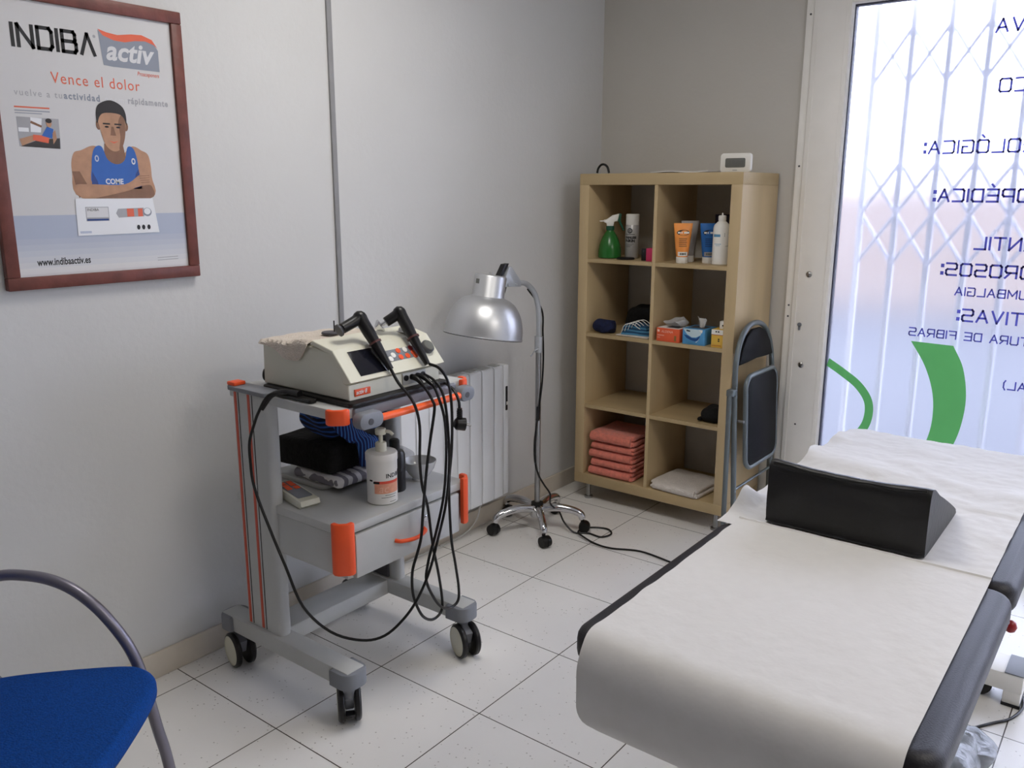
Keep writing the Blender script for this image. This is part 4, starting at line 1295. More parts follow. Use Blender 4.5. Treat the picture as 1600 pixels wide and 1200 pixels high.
def band3(mb, PTm, cd, r, a0, a1, z0, z1, m, n=10):
    for i in range(n):
        p = [math.radians(cd + a0 + (a1 - a0) * (i + k) / n) for k in (0, 1)]
        mb.poly([PTm @ Vector((r * math.cos(a), r * math.sin(a), z)) for a, z in ((p[0], z0), (p[1], z0), (p[1], z1), (p[0], z1))], m)


mb = MB()
wrap3(mb, PT3, cd3, 'PAINLESS', .014, -62, .092, .0328, 0, bold=.0009, sx=.95)
wrap3(mb, PT3, cd3, 'P-SKIN', .017, -62, .076, .0328, 0, bold=.0011, sx=.95)
band3(mb, PT3, cd3, .0328, -70, 20, .110, .1125, 0)
for k in range(3):
    band3(mb, PT3, cd3, .0328, -60, 12 - 12 * k, .066 - k * .006, .0675 - k * .006, 0)
for i in range(18):
    a = 2 * PI * i / 18, 2 * PI * (i + 1) / 18
    q = []
    for aa, rr_ in ((a[0], .008), (a[1], .008), (a[1], .0125), (a[0], .0125)):
        th = math.radians(cd3 - 22) + rr_ * math.cos(aa) / .0328
        q.append(PT3 @ Vector((.0328 * math.cos(th), .0328 * math.sin(th), .128 + rr_ * math.sin(aa))))
    mb.poly(q, 0)
wrap3(mb, PT3, cd3, 'C', .014, -31, .1225, .0328, 0, bold=.001)
mb.build('print', M['ink'], sc_)
mb = MB(); mb.lathe([(.040, 0), (.042, .002), (.042, .006), (.038, .009)], 32, 0, T(.352, -.330, S1))
tag(mb.build('black_disc', M['blackpl'], base=(.352, -.330, S1)), 'flat black round lid lying before the aerosol can', 'lid')
pk = thing('small_box', 'small crimson and black box against the divider on top left shelf', 'box', (.490, -.345, S1))
mb = MB(); mb.box(.481, .522, -.372, -.318, S1, S1 + .058, .001); mb.build('carton', M['pinkbox'], pk)
mb = MB(); mb.box(.446, .4805, -.352, -.318, S1, S1 + .054, .001); mb.build('dark_sleeve', M['blackpl'], pk)


def squeeze_tube(name, label, x, y, w, h, ang, mats, S):
    """tube standing on its flip cap, crimped flat at the top"""
    t = thing(name, label, 'tube', (x, y, S), 'cream tubes on the top shelf')
    Mx = T(x, y, S) @ rot('Z', ang)
    mb = MB()
    n = 28
    b = bmesh.new()
    rings = []
    for k in range(9):
        s = k / 8
        rx = w * .30 + (w * .5 - w * .30) * s ** .8
        ry = w * .30 * (1 - s) ** .6 + .0012
        z = h * .16 + h * .84 * s
        rings.append([b.verts.new((rx * math.cos(2 * PI * i / n), ry * math.sin(2 * PI * i / n), z)) for i in range(n)])
    for a, c in zip(rings, rings[1:]):
        for i in range(n):
            b.faces.new((a[i], a[(i + 1) % n], c[(i + 1) % n], c[i]))
    b.faces.new(rings[0][::-1]); b.faces.new(rings[-1])
    mb.add(b, Mx, 0)
    mb.build('tube_body', mats[0], t)
    mb = MB(); mb.lathe([(w * .29, 0), (w * .31, .002), (w * .31, h * .155), (w * .29, h * .16)], n, 0, Mx); mb.build('flip_cap', M['whitepl'], t)
    if mats[1]:
        mb = MB()
        yf = lambda s: -(w * .30 * (1 - s) ** .6 + .0012) - .0006

        def fpt(u, s):
            rx = w * .30 + (w * .5 - w * .30) * s ** .8
            ry = w * .30 * (1 - s) ** .6 + .0012
            cx = max(-.97, min(.97, u / rx))
            return Mx @ Vector((u, -ry * math.sqrt(1 - cx * cx) - .0007, h * .16 + h * .84 * s))

        def patch(u0, u1, s0, s1, m, nu=6):
            for i in range(nu):
                a, c = u0 + (u1 - u0) * i / nu, u0 + (u1 - u0) * (i + 1) / nu
                mb.poly([fpt(a, s0), fpt(c, s0), fpt(c, s1), fpt(a, s1)], m)
        # oval badge
        N = 24
        mb.poly([fpt(w * .34 * math.cos(2 * PI * i / N), .72 + .085 * math.sin(2 * PI * i / N)) for i in range(N)], 0)
        for u, wd in ((-.22, .07), (.10, .07), (.24, .07), (-.08, .03)):
            u0 = u * w
            mb.poly([q + (Mx.to_3x3() @ Vector((0, -.0006, 0))) for q in (fpt(u0 - wd * w, .695), fpt(u0 + wd * w, .695), fpt(u0 + wd * w, .745), fpt(u0 - wd * w, .745))], 1)
        for k in range(5):
            patch(-w * .22, w * (.20 - .03 * (k % 2)), .53 - k * .055, .55 - k * .055, 2)
        patch(-w * .25, w * .25, .03, .15, 3)
        patch(-w * .16, w * .16, .06, .12, 4)
        mb.build('label', [M['ink'], M['whitepl'], mats[1], mats[2], M['lcd']], t)
    return t


om = mat('orange_tube', '#ef9748', .35, var=.12, vscale=14)
bm_ = mat('blue_tube', '#2463a8', .35, var=.15, vscale=14)
squeeze_tube('cream_tube', 'orange cream tube standing on white cap, top right shelf', .648, -.352, .082, .172, 35, (om, mat('brown_print', '#6a4a30', .5), M['whitepl']), S1)
squeeze_tube('cream_tube', 'grey cream tube half hidden behind the orange one', .640, -.270, .078, .180, 35, (M['tubegrey'], None, None), S1)
squeeze_tube('cream_tube', 'blue cream tube standing next to the white bottle', .742, -.290, .080, .172, 35, (bm_, mat('dark_blue_print', '#0c2a52', .5), M['tubegrey']), S1)
mb = MB(); mb.box(.668, .760, -.075, -.035, S1, S1 + .205, .002)
tag(mb.build('dark_carton', M['darkbox'], base=(.71, -.055, S1)), 'dark violet carton standing behind the blue tube', 'box')
wb = thing('white_bottle', 'tall white lotion bottle with blue print at top shelf right end', 'bottle', (.820, -.335, S1))
PT4 = T(.820, -.335, S1)
mb = MB(); mb.lathe([(.032, 0), (.0355, .004), (.0355, .155), (.032, .168), (.020, .180), (.0155, .184), (.0155, .188)], 36, 0, PT4); mb.build('bottle_body', M['whitepl'], wb)
mb = MB(); mb.lathe([(.0165, .187), (.0165, .205), (.013, .208), (.004, .209), (.003, .218)], 24, 0, PT4); mb.build('cap', M['whitepl'], wb)
cd4 = math.degrees(math.atan2(-3.779 + .335, 2.355 - .820))
mb = MB()
band3(mb, PT4, cd4, .0357, -62, -8, .119, .130, 0)
band3(mb, PT4, cd4, .0357, -50, 0, .088, .090, 0)
band3(mb, PT4, cd4, .0357, -40, -8, .082, .0835, 0)
band3(mb, PT4, cd4, .0357, 20, 22.5, .120, .136, 1, 2)
band3(mb, PT4, cd4, .0357, 30, 60, .080, .0815, 1)
mb.build('print', [mat('pale_blue_print', '#5a93b8', .5), M['lcd']], wb)

# --- second row
mb = MB(); mb.soft(.10, .09, .058, 4, .5, .014, 22, 31, 0, T(.266, -.345, S2))
tag(mb.build('crumpled_cloth', M['navycloth'], base=(.266, -.345, S2)), 'small crumpled navy cloth at left of second shelf', 'cloth')
mb = MB()
mb.soft(.21, .17, .12, 4, .35, .018, 10, 41, 0, T(.402, -.155, S2))
tag(mb.build('folded_clothes', M['blackcloth'], base=(.405, -.175, S2)), 'heap of black folded clothes at back of second shelf', 'clothes')
fm = thing('face_mask_pack', 'open pack of blue face masks with white ear loops on second shelf', 'face masks', (.43, -.335, S2))
mb = MB()
for k in range(6):
    mb.soft(.138, .080, .0085, 3, .3, .002, 30, 50 + k, k % 2, T(.432 + .003 * (k % 3), -.332 + .004 * k, S2 + .006 + k * .0075) @ rot('Z', 8 - 5 * k))
mb.build('mask_stack', [M['maskblue'], mat('deep_blue_fleece', '#274f70', .9)], fm)
mb = MB(); mb.soft(.17, .10, .006, 3, .4, .001, 20, 61, 0, T(.430, -.338, S2)); mb.build('paper_sleeve', M['whiteterry'], fm)
random.seed(5)
for k in range(5):
    mb = MB()
    x0, y0, z0 = .368 + .012 * k, -.375 + .008 * k, S2 + .035 + .004 * k
    mb.tube([(x0, y0, z0 - .02), (x0 + .02, y0 - .008, z0 + .016), (x0 + .055, y0 - .002, z0 + .020 + .01 * random.random()), (x0 + .085, y0 + .01, z0 + .006), (x0 + .100, y0 + .025, z0 - .005)], .0018, 6, smooth=5)
    mb.build('ear_loop', M['whitepl'], fm)
ob = thing('glove_box', 'orange dispenser box with open flap on second shelf', 'box', (.612, -.335, S2))
mb = MB(); mb.box(.562, .674, -.395, -.275, S2, S2 + .060, .001, m=0); mb.build('carton', [mat('orange_card', '#e2603a', .5, var=.05)], ob)
mb = MB()
XZ = Matrix(((1, 0, 0, 0), (0, 0, 1, -.3956), (0, 1, 0, 0), (0, 0, 0, 1)))
text_into(mb, 'ALDENA', .015, T(.585, 0, S2 + .040) @ XZ, 0, shear=.2)
mb.poly([(.567, -.3954, S2 + .042), (.578, -.3954, S2 + .042), (.576, -.3954, S2 + .052), (.565, -.3954, S2 + .052)], 0)
mb.poly([(.567, -.3954, S2 + .026), (.600, -.3954, S2 + .026), (.600, -.3954, S2 + .0285), (.567, -.3954, S2 + .0285)], 0)
mb.poly([(.567, -.3954, S2 + .016), (.580, -.3954, S2 + .016), (.580, -.3954, S2 + .018), (.567, -.3954, S2 + .018)], 0)
mb.poly([(.650, -.3954, S2 + .006), (.660, -.3954, S2 + .006), (.660, -.3954, S2 + .030), (.650, -.3954, S2 + .030)], 1)
mb.build('print', [mat('pale_print', '#f3c3ae', .5), mat('olive_print', '#8a6a35', .5)], ob)
mb = MB(); mb.box(.565, .671, -.392, -.278, S2 + .060, S2 + .0615, .0004); mb.box(.60, .66, -.375, -.30, S2 + .0616, S2 + .0625, 0, 1)
mb.build('open_top', [M['whiteterry'], M['blackpl']], ob)
mb = MB(); mb.soft(.085, .06, .036, 4, .5, .020, 30, 71, 0, T(.625, -.318, S2 + .0628))
tag(mb.build('crumpled_film', M['poly'], base=(.625, -.318, S2 + .0628)), 'crumpled clear film lying on top of the orange box', 'film')
tb = thing('tissue_box', 'blue and white tissue box with one tissue pulled up', 'tissue box', (.742, -.33, S2))
mb = MB(); mb.box(.690, .795, -.395, -.275, S2, S2 + .070, .001, m=0)
tbm = [mat('tissue_blue', '#4f93c6', .5, var=.12, vscale=20), mat('tissue_pale', '#c3d6dd', .5), mat('tissue_deep', '#1d4a86', .5), M['whitepl'], M['ink']]
Mx = Matrix(((1, 0, 0, 0), (0, 0, 1, -.3956), (0, 1, 0, 0), (0, 0, 0, 1)))
fl = lambda pts, m, d: mb.poly([(p[0], -.3953 - .0002 * d, S2 + p[1]) for p in pts], m)
fl([(.692, .069), (.785, .069), (.775, .045), (.755, .034), (.735, .032), (.712, .044), (.700, .058)], 1, 0)
fl([(.696, .042), (.712, .040), (.735, .030), (.757, .030), (.774, .044), (.768, .024), (.75, .016), (.73, .020), (.71, .028)], 2, 1)
fl([(.708, .058), (.726, .056), (.726, .062), (.708, .064)], 4, 2)
fl([(.752, .012), (.762, .018), (.772, .034), (.765, .020), (.758, .012)], 3, 2)
fl([(.764, .069), (.785, .068), (.782, .054)], 3, 1)
mb.build('carton', tbm, tb)
mb = MB(); mb.box(.705, .780, -.37, -.30, S2 + .0701, S2 + .071); mb.build('slot', M['darkgrey'], tb)


def tiss(u, v):
    a = (u - .5) * .014 * (1 + v * 2.6)
    return (.752 + a, -.338 + .010 * math.sin(u * 8 + v * 2), S2 + .070 + .048 * v - .012 * u * v)


mb = MB(); mb.grid(tiss, 14, 10, thick=.0012); mb.build('tissue', M['paper'], tb)
yb = thing('yellow_box', 'yellow and white medicine box at right of second shelf', 'box', (.853, -.35, S2))
mb = MB(); mb.box(.826, .880, -.395, -.31, S2, S2 + .078, .001, m=0)
fl = lambda pts, m, d: mb.poly([(p[0], -.3954 - .0002 * d, S2 + p[1]) for p in pts], m)
fl([(.826, .056), (.880, .056), (.880, .078), (.826, .078)], 1, 0)
fl([(.826, .054), (.880, .054), (.880, .0565), (.826, .0565)], 2, 1)
for (a, z) in ((.844, .066), (.855, .066), (.857, .034), (.857, .026)):
    fl([(a, z), (a + .007, z), (a + .007, z + .006), (a, z + .006)], 3, 2)
fl([(.830, .008), (.872, .008), (.872, .010), (.830, .010)], 2, 2)
mb.build('carton', [mat('yellow_card', '#dfb64e', .5), M['whitepl'], mat('red_line', '#b0432c', .5), M['ink']], yb)
mb = MB(); mb.box(.851, .879, -.372, -.338, S2 + .0785, S2 + .112, .001, m=0); mb.cyl((.866, -.3722, S2 + .094), (.866, -.3728, S2 + .094), .0035, seg=12, m=1)
tag(mb.build('tiny_carton', [M['whitepl'], M['ink']], base=(.865, -.355, S2 + .0785)), 'tiny white carton with dark dot on top of the yellow box', 'box')
sh = thing('sharps_container', 'tall yellow-green sharps container at back right of second shelf', 'container', (.835, -.14, S2))
mb = MB(); mb.lathe([(.038, 0), (.041, .004), (.046, .165), (.048, .168)], 28, 0, T(.830, -.14, S2)); mb.build('drum', M['sharps'], sh)
mb = MB(); mb.lathe([(.050, .166), (.052, .172), (.052, .192), (.046, .208), (.022, .222), (.012, .224)], 28, 0, T(.830, -.14, S2)); mb.build('lid', mat('pale_green_lid', '#a9ad72', .4), sh)
# --- third row
cp = thing('knitted_cap', 'black knitted cap at right end of third shelf', 'cap', (.842, -.33, S3))
mb = MB(); mb.soft(.092, .12, .070, 4, .5, .007, 16, 81, 0, T(.826, -.318, S3)); mb.build('crown', M['blackcloth'], cp)
mb = MB(); mb.soft(.020, .090, .018, 3, .5, .002, 16, 82, 0, T(.776, -.325, S3 + .002)); mb.build('turned_brim', M['blackcloth'], cp)
# --- bottom row
random.seed(11)
z = S4
tn = ['bottom', 'second from the bottom', 'middle', 'second from the top', 'topmost']
for k in range(5):
    h = (.044, .038, .042, .034, .054)[k]
    dx = (-.004, .004, -.003, .006, .0)[k]
    wd = (.252, .240, .250, .245, .245)[k]

    def tow(u, v, z=z, h=h, wd=wd, dx=dx, k=k):
        return None
    t = thing('folded_towel', 'salmon pink folded towel, %s of the stack in bottom left compartment' % tn[k], 'towel', (.335 + dx, -.27, z), 'salmon towels in the bookcase')
    mb = MB()
    hl = h / 2 - .0006
    for j in range(2):
        mb.soft(wd - .012 * j, .235, hl + .0004, 4, .45, .0035, 17, 90 + 2 * k + j, 0, T(.335 + dx + .004 * j, -.268 + .004 * j, z + j * (hl + .0006)))
    # the rolled fold towards the room
    mb.tube([(.335 + dx - wd / 2 + .012, -.378, z + h * .48), (.335 + dx, -.381, z + h * .50), (.335 + dx + wd / 2 - .014, -.377, z + h * .47)], h * .44, 14, smooth=8)
    mb.build('terry_fold', M['salmon'], t)
    mb = MB(); mb.box(.335 + dx + wd / 2 - .0005, .335 + dx + wd / 2 + .001, -.36, -.16, z + h * .3, z + h * .5, .0004); mb.build('hem', M['salmon'], t)
    z += h + .003
wt = thing('folded_towel', 'white folded towel lying in bottom right compartment', 'towel', (.68, -.27, S4))
mb = MB()
mb.soft(.255, .250, .020, 4, .48, .003, 15, 111, 0, T(.688, -.272, S4) @ rot('Z', -4))
mb.soft(.245, .245, .019, 4, .48, .003, 15, 112, 0, T(.684, -.270, S4 + .0195) @ rot('Z', -4))
mb.build('terry_fold', M['whiteterry'], wt)
mb = MB(); mb.tube([(.575, -.385, S4 + .020), (.68, -.393, S4 + .020), (.79, -.397, S4 + .020)], .019, 12, smooth=6); mb.build('rolled_edge', M['whiteterry'], wt)
# --- on top
ck = thing('digital_clock', 'white digital clock with grey display on top of the bookcase', 'clock', (.852, -.30, 1.5753))
mb = MB(); mb.prism(rrect(-.068, .068, 0, .078, .014, 5), .022, .005, 0, T(.852, -.30, 1.5753) @ Matrix(((1, 0, 0, 0), (0, 0, 1, -.011), (0, 1, 0, 0), (0, 0, 0, 1)))); mb.build('casing', M['whitepl'], ck)
mb = MB(); mb.prism(rrect(-.044, .044, .020, .058, .006, 4), .002, .0005, 0, T(.852, -.3125, 1.5753) @ Matrix(((1, 0, 0, 0), (0, 0, 1, 0), (0, 1, 0, 0), (0, 0, 0, 1)))); dd = mb.build('display', M['lcd'], ck)
mb = MB()
for k, dgt in enumerate(('1', '8', '0', '4')):
    text_into(mb, dgt, .030, T(.852 - .030 + k * .016 + (.003 if k > 1 else 0), -.3129, 1.5753 + .028) @ Matrix(((1, 0, 0, 0), (0, 0, 1, 0), (0, 1, 0, 0), (0, 0, 0, 1))), 0)
mb.build('digits', mat('lcd_dark', '#5c5d59', .3), dd)
mb = MB(); mb.box(.842, .862, -.3122, -.311, 1.5835, 1.5855); mb.build('maker_mark', M['greypl'], ck)
mb = MB(); mb.tube([(.168, -.30, 1.5795), (.172, -.298, 1.600), (.186, -.297, 1.616), (.204, -.297, 1.618), (.222, -.298, 1.606), (.232, -.30, 1.5795)], .0052, 10, smooth=6)
tag(mb.build('cable_loop', M['cable'], base=(.2, -.30, 1.5753)), 'short black loop standing up on left end of bookcase top', 'strap')


def sheetf(u, v):
    return (.50 + .27 * u, -.395 + .22 * v, 1.5822 + .0022 * math.sin(u * 8 - 1) * (1 - v * .5))


mb = MB(); mb.grid(sheetf, 24, 10, thick=.0055)
tag(mb.build('paper_sheet', M['paper'], base=(.64, -.25, 1.5753)), 'slightly wavy stack of white papers lying on the bookcase top', 'paper')

# ================================================================== folding chair against the bookcase
fc = thing('folding_chair', 'folded grey steel chair with black pads leaning on the bookcase side', 'chair', (1.0, -.3, 0))


def lean(y, z, off=0.0):
    """chair plane leaning towards the bookcase"""
    return (1.030 - .052 * (z / .95) + off, y, z)


mb = MB()
loop = [lean(-.512, .012), lean(-.510, .25), lean(-.508, .50), lean(-.505, .68), lean(-.497, .785), lean(-.468, .865), lean(-.415, .920), lean(-.345, .947), lean(-.262, .947), lean(-.190, .920), lean(-.135, .865), lean(-.105, .785), lean(-.097, .68), lean(-.094, .50), lean(-.092, .25), lean(-.090, .012)]
mb.tube(loop, .0115, 14, smooth=6); mb.build('main_frame', M['foldtube'], fc)
for y in (-.512, -.090):
    mb = MB(); mb.tube([lean(y, .0015), lean(y, .04)], .0135, 12, smooth=0); mb.build('rubber_foot', M['black'], fc)
for y in (-.545, -.060):
    mb = MB(); mb.tube([(1.000, y - (.012 if y < -.3 else -.012), .012), (.992, y, .35), (.982, y + (.012 if y < -.3 else -.012), .690)], .0105, 12, smooth=4); mb.build('rear_leg', M['foldtube'], fc)
    mb = MB(); mb.tube([(1.0003, y - (.012 if y < -.3 else -.012), .0015), (.9992, y - (.012 if y < -.3 else -.012), .04)], .0125, 12, smooth=0); mb.build('rubber_foot', M['black'], fc)
    mb = MB(); mb.box(.972, 1.003, min(y, y + (.045 if y < -.3 else -.045)), max(y, y + (.045 if y < -.3 else -.045)), .672, .70, .004); mb.build('hinge', M['foldtube'], fc)
mb = MB(); mb.tube([lean(-.510, .262), lean(-.092, .262)], .006, 10, smooth=0); mb.build('cross_bar', M['foldtube'], fc)
seatl = [(p[0], p[1]) for p in rrect(-.462, -.128, .345, .742, .055, 6)]
mb = MB(); mb.tube([lean(a, b, .030) for a, b in seatl], .0105, 12, smooth=1, closed=True); mb.build('seat_frame', M['foldtube'], fc)
LM = Matrix(((0, -.0547, .9985, 1.030), (1, 0, 0, 0), (0, .9985, .0547, 0), (0, 0, 0, 1)))
mb = MB(); mb.prism(rrect(-.455, -.135, .352, .735, .05, 6), .018, .007, 0, LM @ T(0, 0, .022)); mb.build('seat_pad', M['pad'], fc)
bp_ = [(-.483, .795), (-.452, .858), (-.405, .905), (-.345, .930), (-.262, .930), (-.200, .905), (-.152, .858), (-.122, .795), (-.20, .795), (-.30, .800), (-.40, .796)]
mb = MB(); mb.prism(bp_, .016, .005, 0, LM @ T(0, 0, -.002)); mb.build('back_pad', M['pad'], fc)
for y in (-.487, -.115):
    mb = MB(); mb.cyl(lean(y, .56, -.006), lean(y, .56, .034), .006, seg=10); mb.build('pivot', M['steel'], fc)

# ================================================================== treatment table
TX0, TX1, TZ = 1.505, 2.185, .650
tt = thing('treatment_table', 'black upholstered treatment table on white steel base by the glass door', 'treatment table', (1.845, -1.55, 0))


def cushion(name, y0, y1, r, tilt=0):
    mb = MB()
    mb.prism(rrect(TX0, TX1, y0, y1, r, 8), .075, .026, 0, T(0, 0, TZ - .075), seg=5)
    return mb.build(name, M['leather'], tt)


cushion('leg_section', -2.500, -1.765, [.045, .035, .055, .055])
cushion('middle_section', -1.755, -1.175, [.035, .035, .035, .045])
cushion('head_section', -1.165, -.635, [.10, .10, .03, .03])
for y0, y1 in ((-2.40, -1.80), (-1.72, -1.20), (-1.13, -.75)):
    mb = MB(); mb.box(1.60, 2.09, y0, y1, TZ - .093, TZ - .0755, .003); mb.build('section_board', M['blackpl'], tt)
mb = MB()
for x in (1.62, 2.03):
    mb.box(x, x + .04, -2.30, -.80, TZ - .135, TZ - .0935, .004)
for y in (-2.25, -1.55, -.90):
    mb.box(1.66, 2.03, y, y + .04, TZ - .134, TZ - .0945, .004)
mb.build('upper_frame', M['whitepl'], tt)
for y in (-2.02, -1.09):
    mb = MB(); mb.box(1.53, 2.178, y, y + .125, .048, .105, .004); fb = mb.build('base_beam', M['whitepl'], tt)
    for x0, x1 in ((2.128, 2.180), (1.528, 1.58)):
        mb = MB(); mb.box(x0, x1, y - .001, y + .126, .105, .109, .002); mb.build('end_cap', M['greypl'], fb)
        mb = MB(); mb.box(x0 + .002, x1 - .004, y + .002, y + .123, .010, .050, .002, m=0); mb.build('foot', M['whitepl'], fb)
        mb = MB(); mb.box(x0, x1 - .002, y, y + .125, .0005, .0105, .002); mb.build('foot_pad', M['blackpl'], fb)
    for x in (2.060, 1.645):
        mb = MB()
        for s in (0, 1):
            mb.cyl((x, y + .020 + s * .055, .0405), (x, y + .046 + s * .055, .0405), .040, .039, seg=26)
        mb.build('transport_wheel', M['blackpl'], fb)
mb = MB(); mb.box(1.80, 1.89, -2.0, -1.0, .050, .104, .004); mb.build('spine_beam', M['whitepl'], tt)
for y in (-1.90, -1.15):
    mb = MB(); mb.box(1.80, 1.89, y, y + .09, .104, TZ - .1345, .004); mb.build('lift_column', M['whitepl'], tt)
mb = MB(); mb.tube([(2.06, -1.80, .565), (2.13, -1.79, .565), (2.160, -1.765, .568), (2.176, -1.745, .566)], .005, 10); tk = mb.build('release_lever', M['steel'], tt)
mb = MB(); mb.lathe([(.004, -.014), (.010, -.010), (.0135, 0), (.010, .010), (.004, .014)], 20, 0, T(2.181, -1.735, .553)); mb.build('lever_knob', M['red'], tk)
mb = MB(); mb.tube([(2.178, -1.02, .0046), (2.185, -1.07, .0046), (2.178, -1.12, .0046), (2.160, -1.17, .0046), (2.128, -1.215, .0046), (2.09, -1.272, .0046), (2.058, -1.322, .0046), (2.0, -1.40, .0046)], .0042, 8, smooth=6)
mb.tube([(2.178, -1.02, .0046), (2.21, -.96, .0046), (2.26, -.86, .0046), (2.5, -.62, .0046), (2.9, -.45, .0046), (3.5, -.30, .0046)], .0042, 8, smooth=4)
tag(mb.build('floor_cable', M['cable'], base=(2.12, -1.2, 0)), 'black cable curving on floor around the white table foot', 'cable', 'cables on the floor by the table')
mb = MB(); mb.tube([(1.95, -.72, .0046), (2.036, -.764, .0046), (2.076, -.778, .0046), (2.120, -.800, .0046), (2.20, -.84, .0046), (2.4, -.86, .0046)], .0042, 8, smooth=5)
tag(mb.build('floor_cable', M['cable'], base=(2.05, -.78, 0)), 'black cable lying straight on floor behind the white table foot', 'cable', 'cables on the floor by the table')

# paper sheets on the table
random.seed(3)


def front_sheet(u, v):
    x = 1.546 + u * (2.134 - 1.546)
    # arc-length along the sheet from back to the hanging front edge
    L = [(-1.752, TZ + .0125), (-1.785, TZ + .0070), (-2.10, TZ + .0040), (-2.40, TZ + .0035), (-2.462, TZ + .0040), (-2.500, TZ - .006), (-2.524, TZ - .040), (-2.535, TZ - .085), (-2.536, TZ - .125), (-2.528, TZ - .165), (-2.505, TZ - .190)]
    if not hasattr(front_sheet, 'c'):
        front_sheet.c = catmull([Vector((a, b, 0)) for a, b in L], 8)
    Q = front_sheet.c
    d = [0]
    for a, b in zip(Q, Q[1:]):
        d.append(d[-1] + (b - a).length)
    s = v * d[-1]
    i = 0
    while i < len(d) - 2 and d[i + 1] < s:
        i += 1
    t = (s - d[i]) / max(1e-9, d[i + 1] - d[i])
    p = Q[i].lerp(Q[i + 1], t)
    wv = mnoise.noise(Vector((x * 6, v * 5, 1))) * .0022
    edge = .004 * mnoise.noise(Vector((u * 3, v * 14, 7))) if u < .02 else 0
    sx = 0
    if v > .75:
        sx = .012 * (v - .75) / .25 * (1 - u) + (.030 * max(0, (v - .93) / .07) ** 2 * (1 - u) ** 3)
    return (x + edge + sx, p.x - (abs(wv) if v > .8 else 0), p.y + abs(wv))


mb = MB(); mb.grid(front_sheet, 40, 90, thick=.0008)
tag(mb.build('paper_sheet', M['paper'], base=(1.84, -2.1, TZ)), 'long white paper sheet hanging over near end of treatment table', 'paper sheet', 'paper sheets on the treatment table')


def rear_sheet(u, v):
    x = 1.500 + u * (2.132 - 1.500)
    y = -1.790 + v * (-.618 + 1.790)
    z = TZ + .004
    # crumple over the joint of the two sections and along the left edge
    z += .020 * math.exp(-((y + 1.10 + .05 * u) / .075) ** 2) * (.6 + .4 * math.sin(u * 7))
    z += .010 * math.exp(-((y + .98) / .09) ** 2) * (1 - u * .5)
    n1 = mnoise.noise(Vector((x * 7, y * 9, 2)))
    n2 = mnoise.noise(Vector((x * 20, y * 26, 5)))
    z += max(0, n1) * .012 * (1 if y > -1.3 else .35) + abs(n2) * .004
    if u < .08:
        k = 1 - u / .08
        z += .012 * math.sin(y * 22) * k
        x += .012 * mnoise.noise(Vector((0, y * 12, 3))) * k
        if y < -1.50:
            z += .035 * k * math.exp(-((y + 1.60) / .06) ** 2)
    if v > .93:
        k = (v - .93) / .07
        z -= .010 * k * k
    if y < -1.74:
        z = TZ + .0036
    if 1.590 < x < 2.0 and -1.76 < y < -1.35:
        z = min(z, TZ + .0052)
    return (x, y, max(z, TZ + .0035 if v < .93 else TZ - .02))


mb = MB(); mb.grid(rear_sheet, 70, 110, thick=.0008)
tag(mb.build('paper_sheet', M['paper'], base=(1.82, -1.2, TZ)), 'wrinkled white paper sheet on far end of treatment table under black wedge', 'paper sheet', 'paper sheets on the treatment table')

# black wedge cushion
wg = thing('wedge_cushion', 'black vinyl wedge cushion lying across the treatment table', 'cushion', (1.80, -1.55, TZ + .006))
mb = MB()
b = bmesh.new()
x0, x1 = 1.606, 1.990
NXs, Nv = 26, 40
outl = catmull([Vector(p) for p in ((-1.728, .012, 0), (-1.732, .06, 0), (-1.730, .125, 0), (-1.724, .160, 0), (-1.700, .168, 0), (-1.62, .130, 0), (-1.50, .078, 0), (-1.392, .028, 0), (-1.368, .012, 0), (-1.378, .002, 0), (-1.55, .0, 0), (-1.715, .0, 0))], 4, True)
rings = []
for i in range(NXs + 1):
    u = i / NXs
    x = x0 + (x1 - x0) * u
    e = min(u, 1 - u)
    sh_ = 1 - .035 * max(0, 1 - e / .035) ** 2
    cy, cz = -1.60, .07
    ring = []
    for p in outl:
        q = Vector((x, cy + (p.x - cy) * sh_, cz + (p.y - cz) * sh_))
        if q.z > .10:
            q.z += -.010 * math.sin(u * PI) + .0015 * mnoise.noise(Vector((x * 22, p.x * 20, 0)))
        q.y += .003 * mnoise.noise(Vector((x * 15, p.y * 15, 4)))
        q.z = max(q.z, 0) + TZ + .0065
        ring.append(b.verts.new(q))
    rings.append(ring)
for a, c in zip(rings, rings[1:]):
    for i in range(len(outl)):
        b.faces.new((a[i], a[(i + 1) % len(outl)], c[(i + 1) % len(outl)], c[i]))
b.faces.new(rings[0][::-1]); b.faces.new(rings[-1])
bmesh.ops.recalc_face_normals(b, faces=b.faces)
mb.add(b)
mb.build('wedge_body', M['leatherb'], wg)
mb = MB()
seam = []
for i in range(30):
    u = i / 29
    seam.append((x0 + .01 + (x1 - x0 - .02) * u, -1.721 + .002 * math.sin(u * 13), TZ + .0065 + .162 - .010 * math.sin(u * PI) + .001 * math.sin(u * 21)))
mb.tube(seam, .0040, 8, smooth=3); mb.build('piped_seam', M['leatherb'], wg)

# crumpled plastic bag on the floor under the table
mb = MB()
mb.soft(.19, .26, .10, 5, .5, .030, 13, 131, 0, T(2.045, -1.515, .0))
mb.soft(.12, .15, .07, 4, .5, .022, 18, 132, 0, T(2.10, -1.43, .0))
tag(mb.build('crumpled_bag', M['bag'], base=(2.06, -1.48, 0)), 'crumpled grey plastic bag on floor under the treatment table', 'bag')

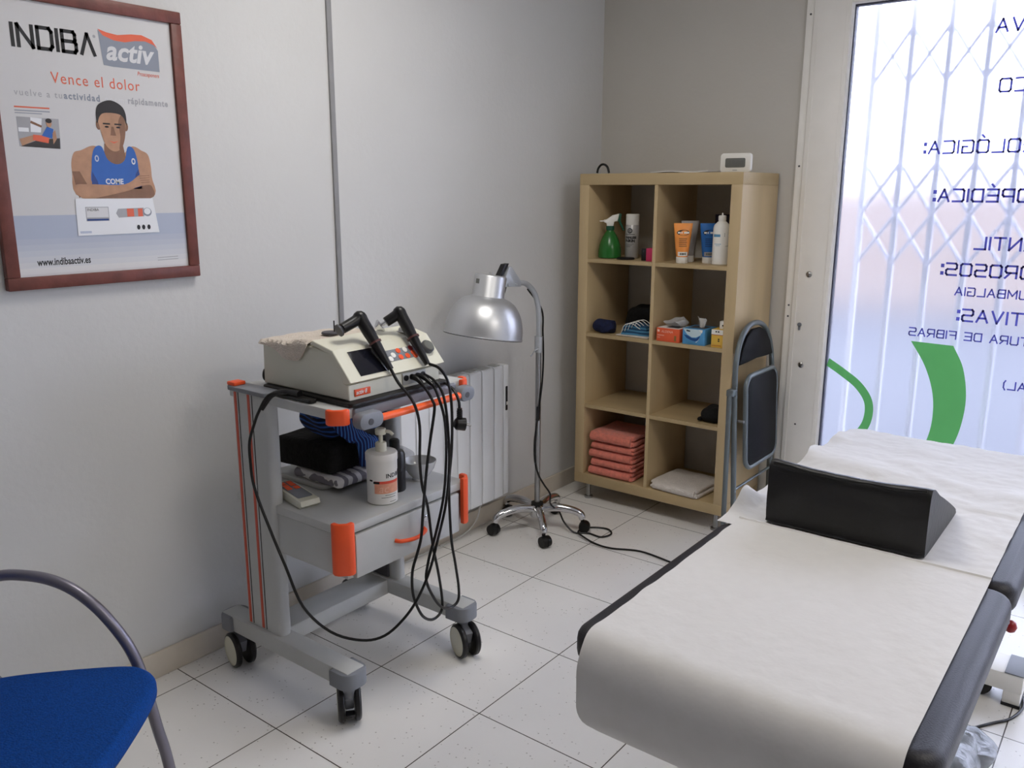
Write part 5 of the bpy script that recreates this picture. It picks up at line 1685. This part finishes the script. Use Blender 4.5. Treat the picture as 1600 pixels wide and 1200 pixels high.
# ================================================================== blue armchair, lower left
F_, L_ = Vector((.82, .57, 0)).normalized(), Vector((-.57, .82, 0)).normalized()
SCn = Vector((.711, -3.234, 0))
ch = thing('visitor_chair', 'blue upholstered chair with grey tubular arm by the left wall', 'chair', (SCn.x, SCn.y, 0))
CM = Matrix(((F_.x, L_.x, 0, SCn.x), (F_.y, L_.y, 0, SCn.y), (0, 0, 1, 0), (0, 0, 0, 1)))
out = []
W2, D2 = .238, .232
ctrl = [(.214, 0), (.208, .095), (.196, .185), (.178, .240), (.140, .274), (.090, .284), (-.026, .263), (-.150, .228), (-.215, .18), (-.235, .09), (-.235, 0)]
ctrl += [(a, -b_) for a, b_ in ctrl[::-1][1:-1]]
out = [(p.x, p.y) for p in catmull([Vector((a, b_, 0)) for a, b_ in ctrl], 6, True)]
mb = MB(); mb.prism(out, .050, .018, 0, CM @ T(0, 0, .412), seg=5); mb.build('seat', M['blueuph'], ch)
mb = MB(); mb.prism([(a * .93, b_ * .93) for a, b_ in out], .012, .003, 0, CM @ T(0, 0, .3995)); mb.build('seat_shell', M['blackpl'], ch)
mb = MB(); mb.prism(rrect(-.21, .21, 0, .30, .06, 6), .035, .014, 0, CM @ Matrix(((0, 0, 1, -.330), (1, 0, 0, 0), (0, 1, 0, .56), (0, 0, 0, 1))) @ rot('X', 8), seg=4); mb.build('backrest', M['blueuph'], ch)
# arm and legs: one side measured, the other mirrored across the seat
ARM = [(.26, -3.232, .600), (.360, -3.164, .631), (.434, -3.113, .657), (.481, -3.080, .660), (.527, -3.048, .652), (.572, -3.017, .628), (.615, -2.987, .582), (.651, -2.962, .522), (.671, -2.948, .473), (.684, -2.939, .419), (.692, -2.933, .363), (.704, -2.925, .282), (.715, -2.917, .217), (.726, -2.909, .110), (.735, -2.903, .012)]
inv = CM.inverted()
for s in (1, -1):
    pts = []
    for p in ARM:
        q = inv @ Vector(p)
        pts.append(CM @ Vector((q.x - .033, s * max(q.y, .303), q.z)))
    mb = MB(); mb.tube(pts, .0125, 14, smooth=5); mb.build('arm_and_front_leg', M['chairtube'], ch)
    a0 = inv @ pts[0]
    rear = [CM @ Vector(q) for q in ((a0.x, s * .303, a0.z), (a0.x - .05, s * .303, .53), (-.20, s * .303, .36), (-.27, s * .303, .16), (-.31, s * .303, .012))]
    mb = MB(); mb.tube(rear, .0125, 14, smooth=5); mb.build('rear_leg', M['chairtube'], ch)
    for P in (pts[-1], rear[-1]):
        mb = MB(); mb.cyl((P.x, P.y, .0005), (P.x, P.y, .03), .015, seg=14); mb.build('foot_tip', M['black'], ch)
for x in (.12, -.15):
    mb = MB(); mb.tube([CM @ Vector((x, -.303, .388)), CM @ Vector((x, .303, .388))], .010, 10, smooth=0); mb.build('seat_rail', M['chairtube'], ch)
for s in (-.12, .12):
    mb = MB(); mb.tube([CM @ Vector((-.19, s, .39)), CM @ Vector((-.30, s, .44)), CM @ Vector((-.345, s, .62)), CM @ Vector((-.372, s, .80))], .010, 10, smooth=5); mb.build('back_support', M['chairtube'], ch)
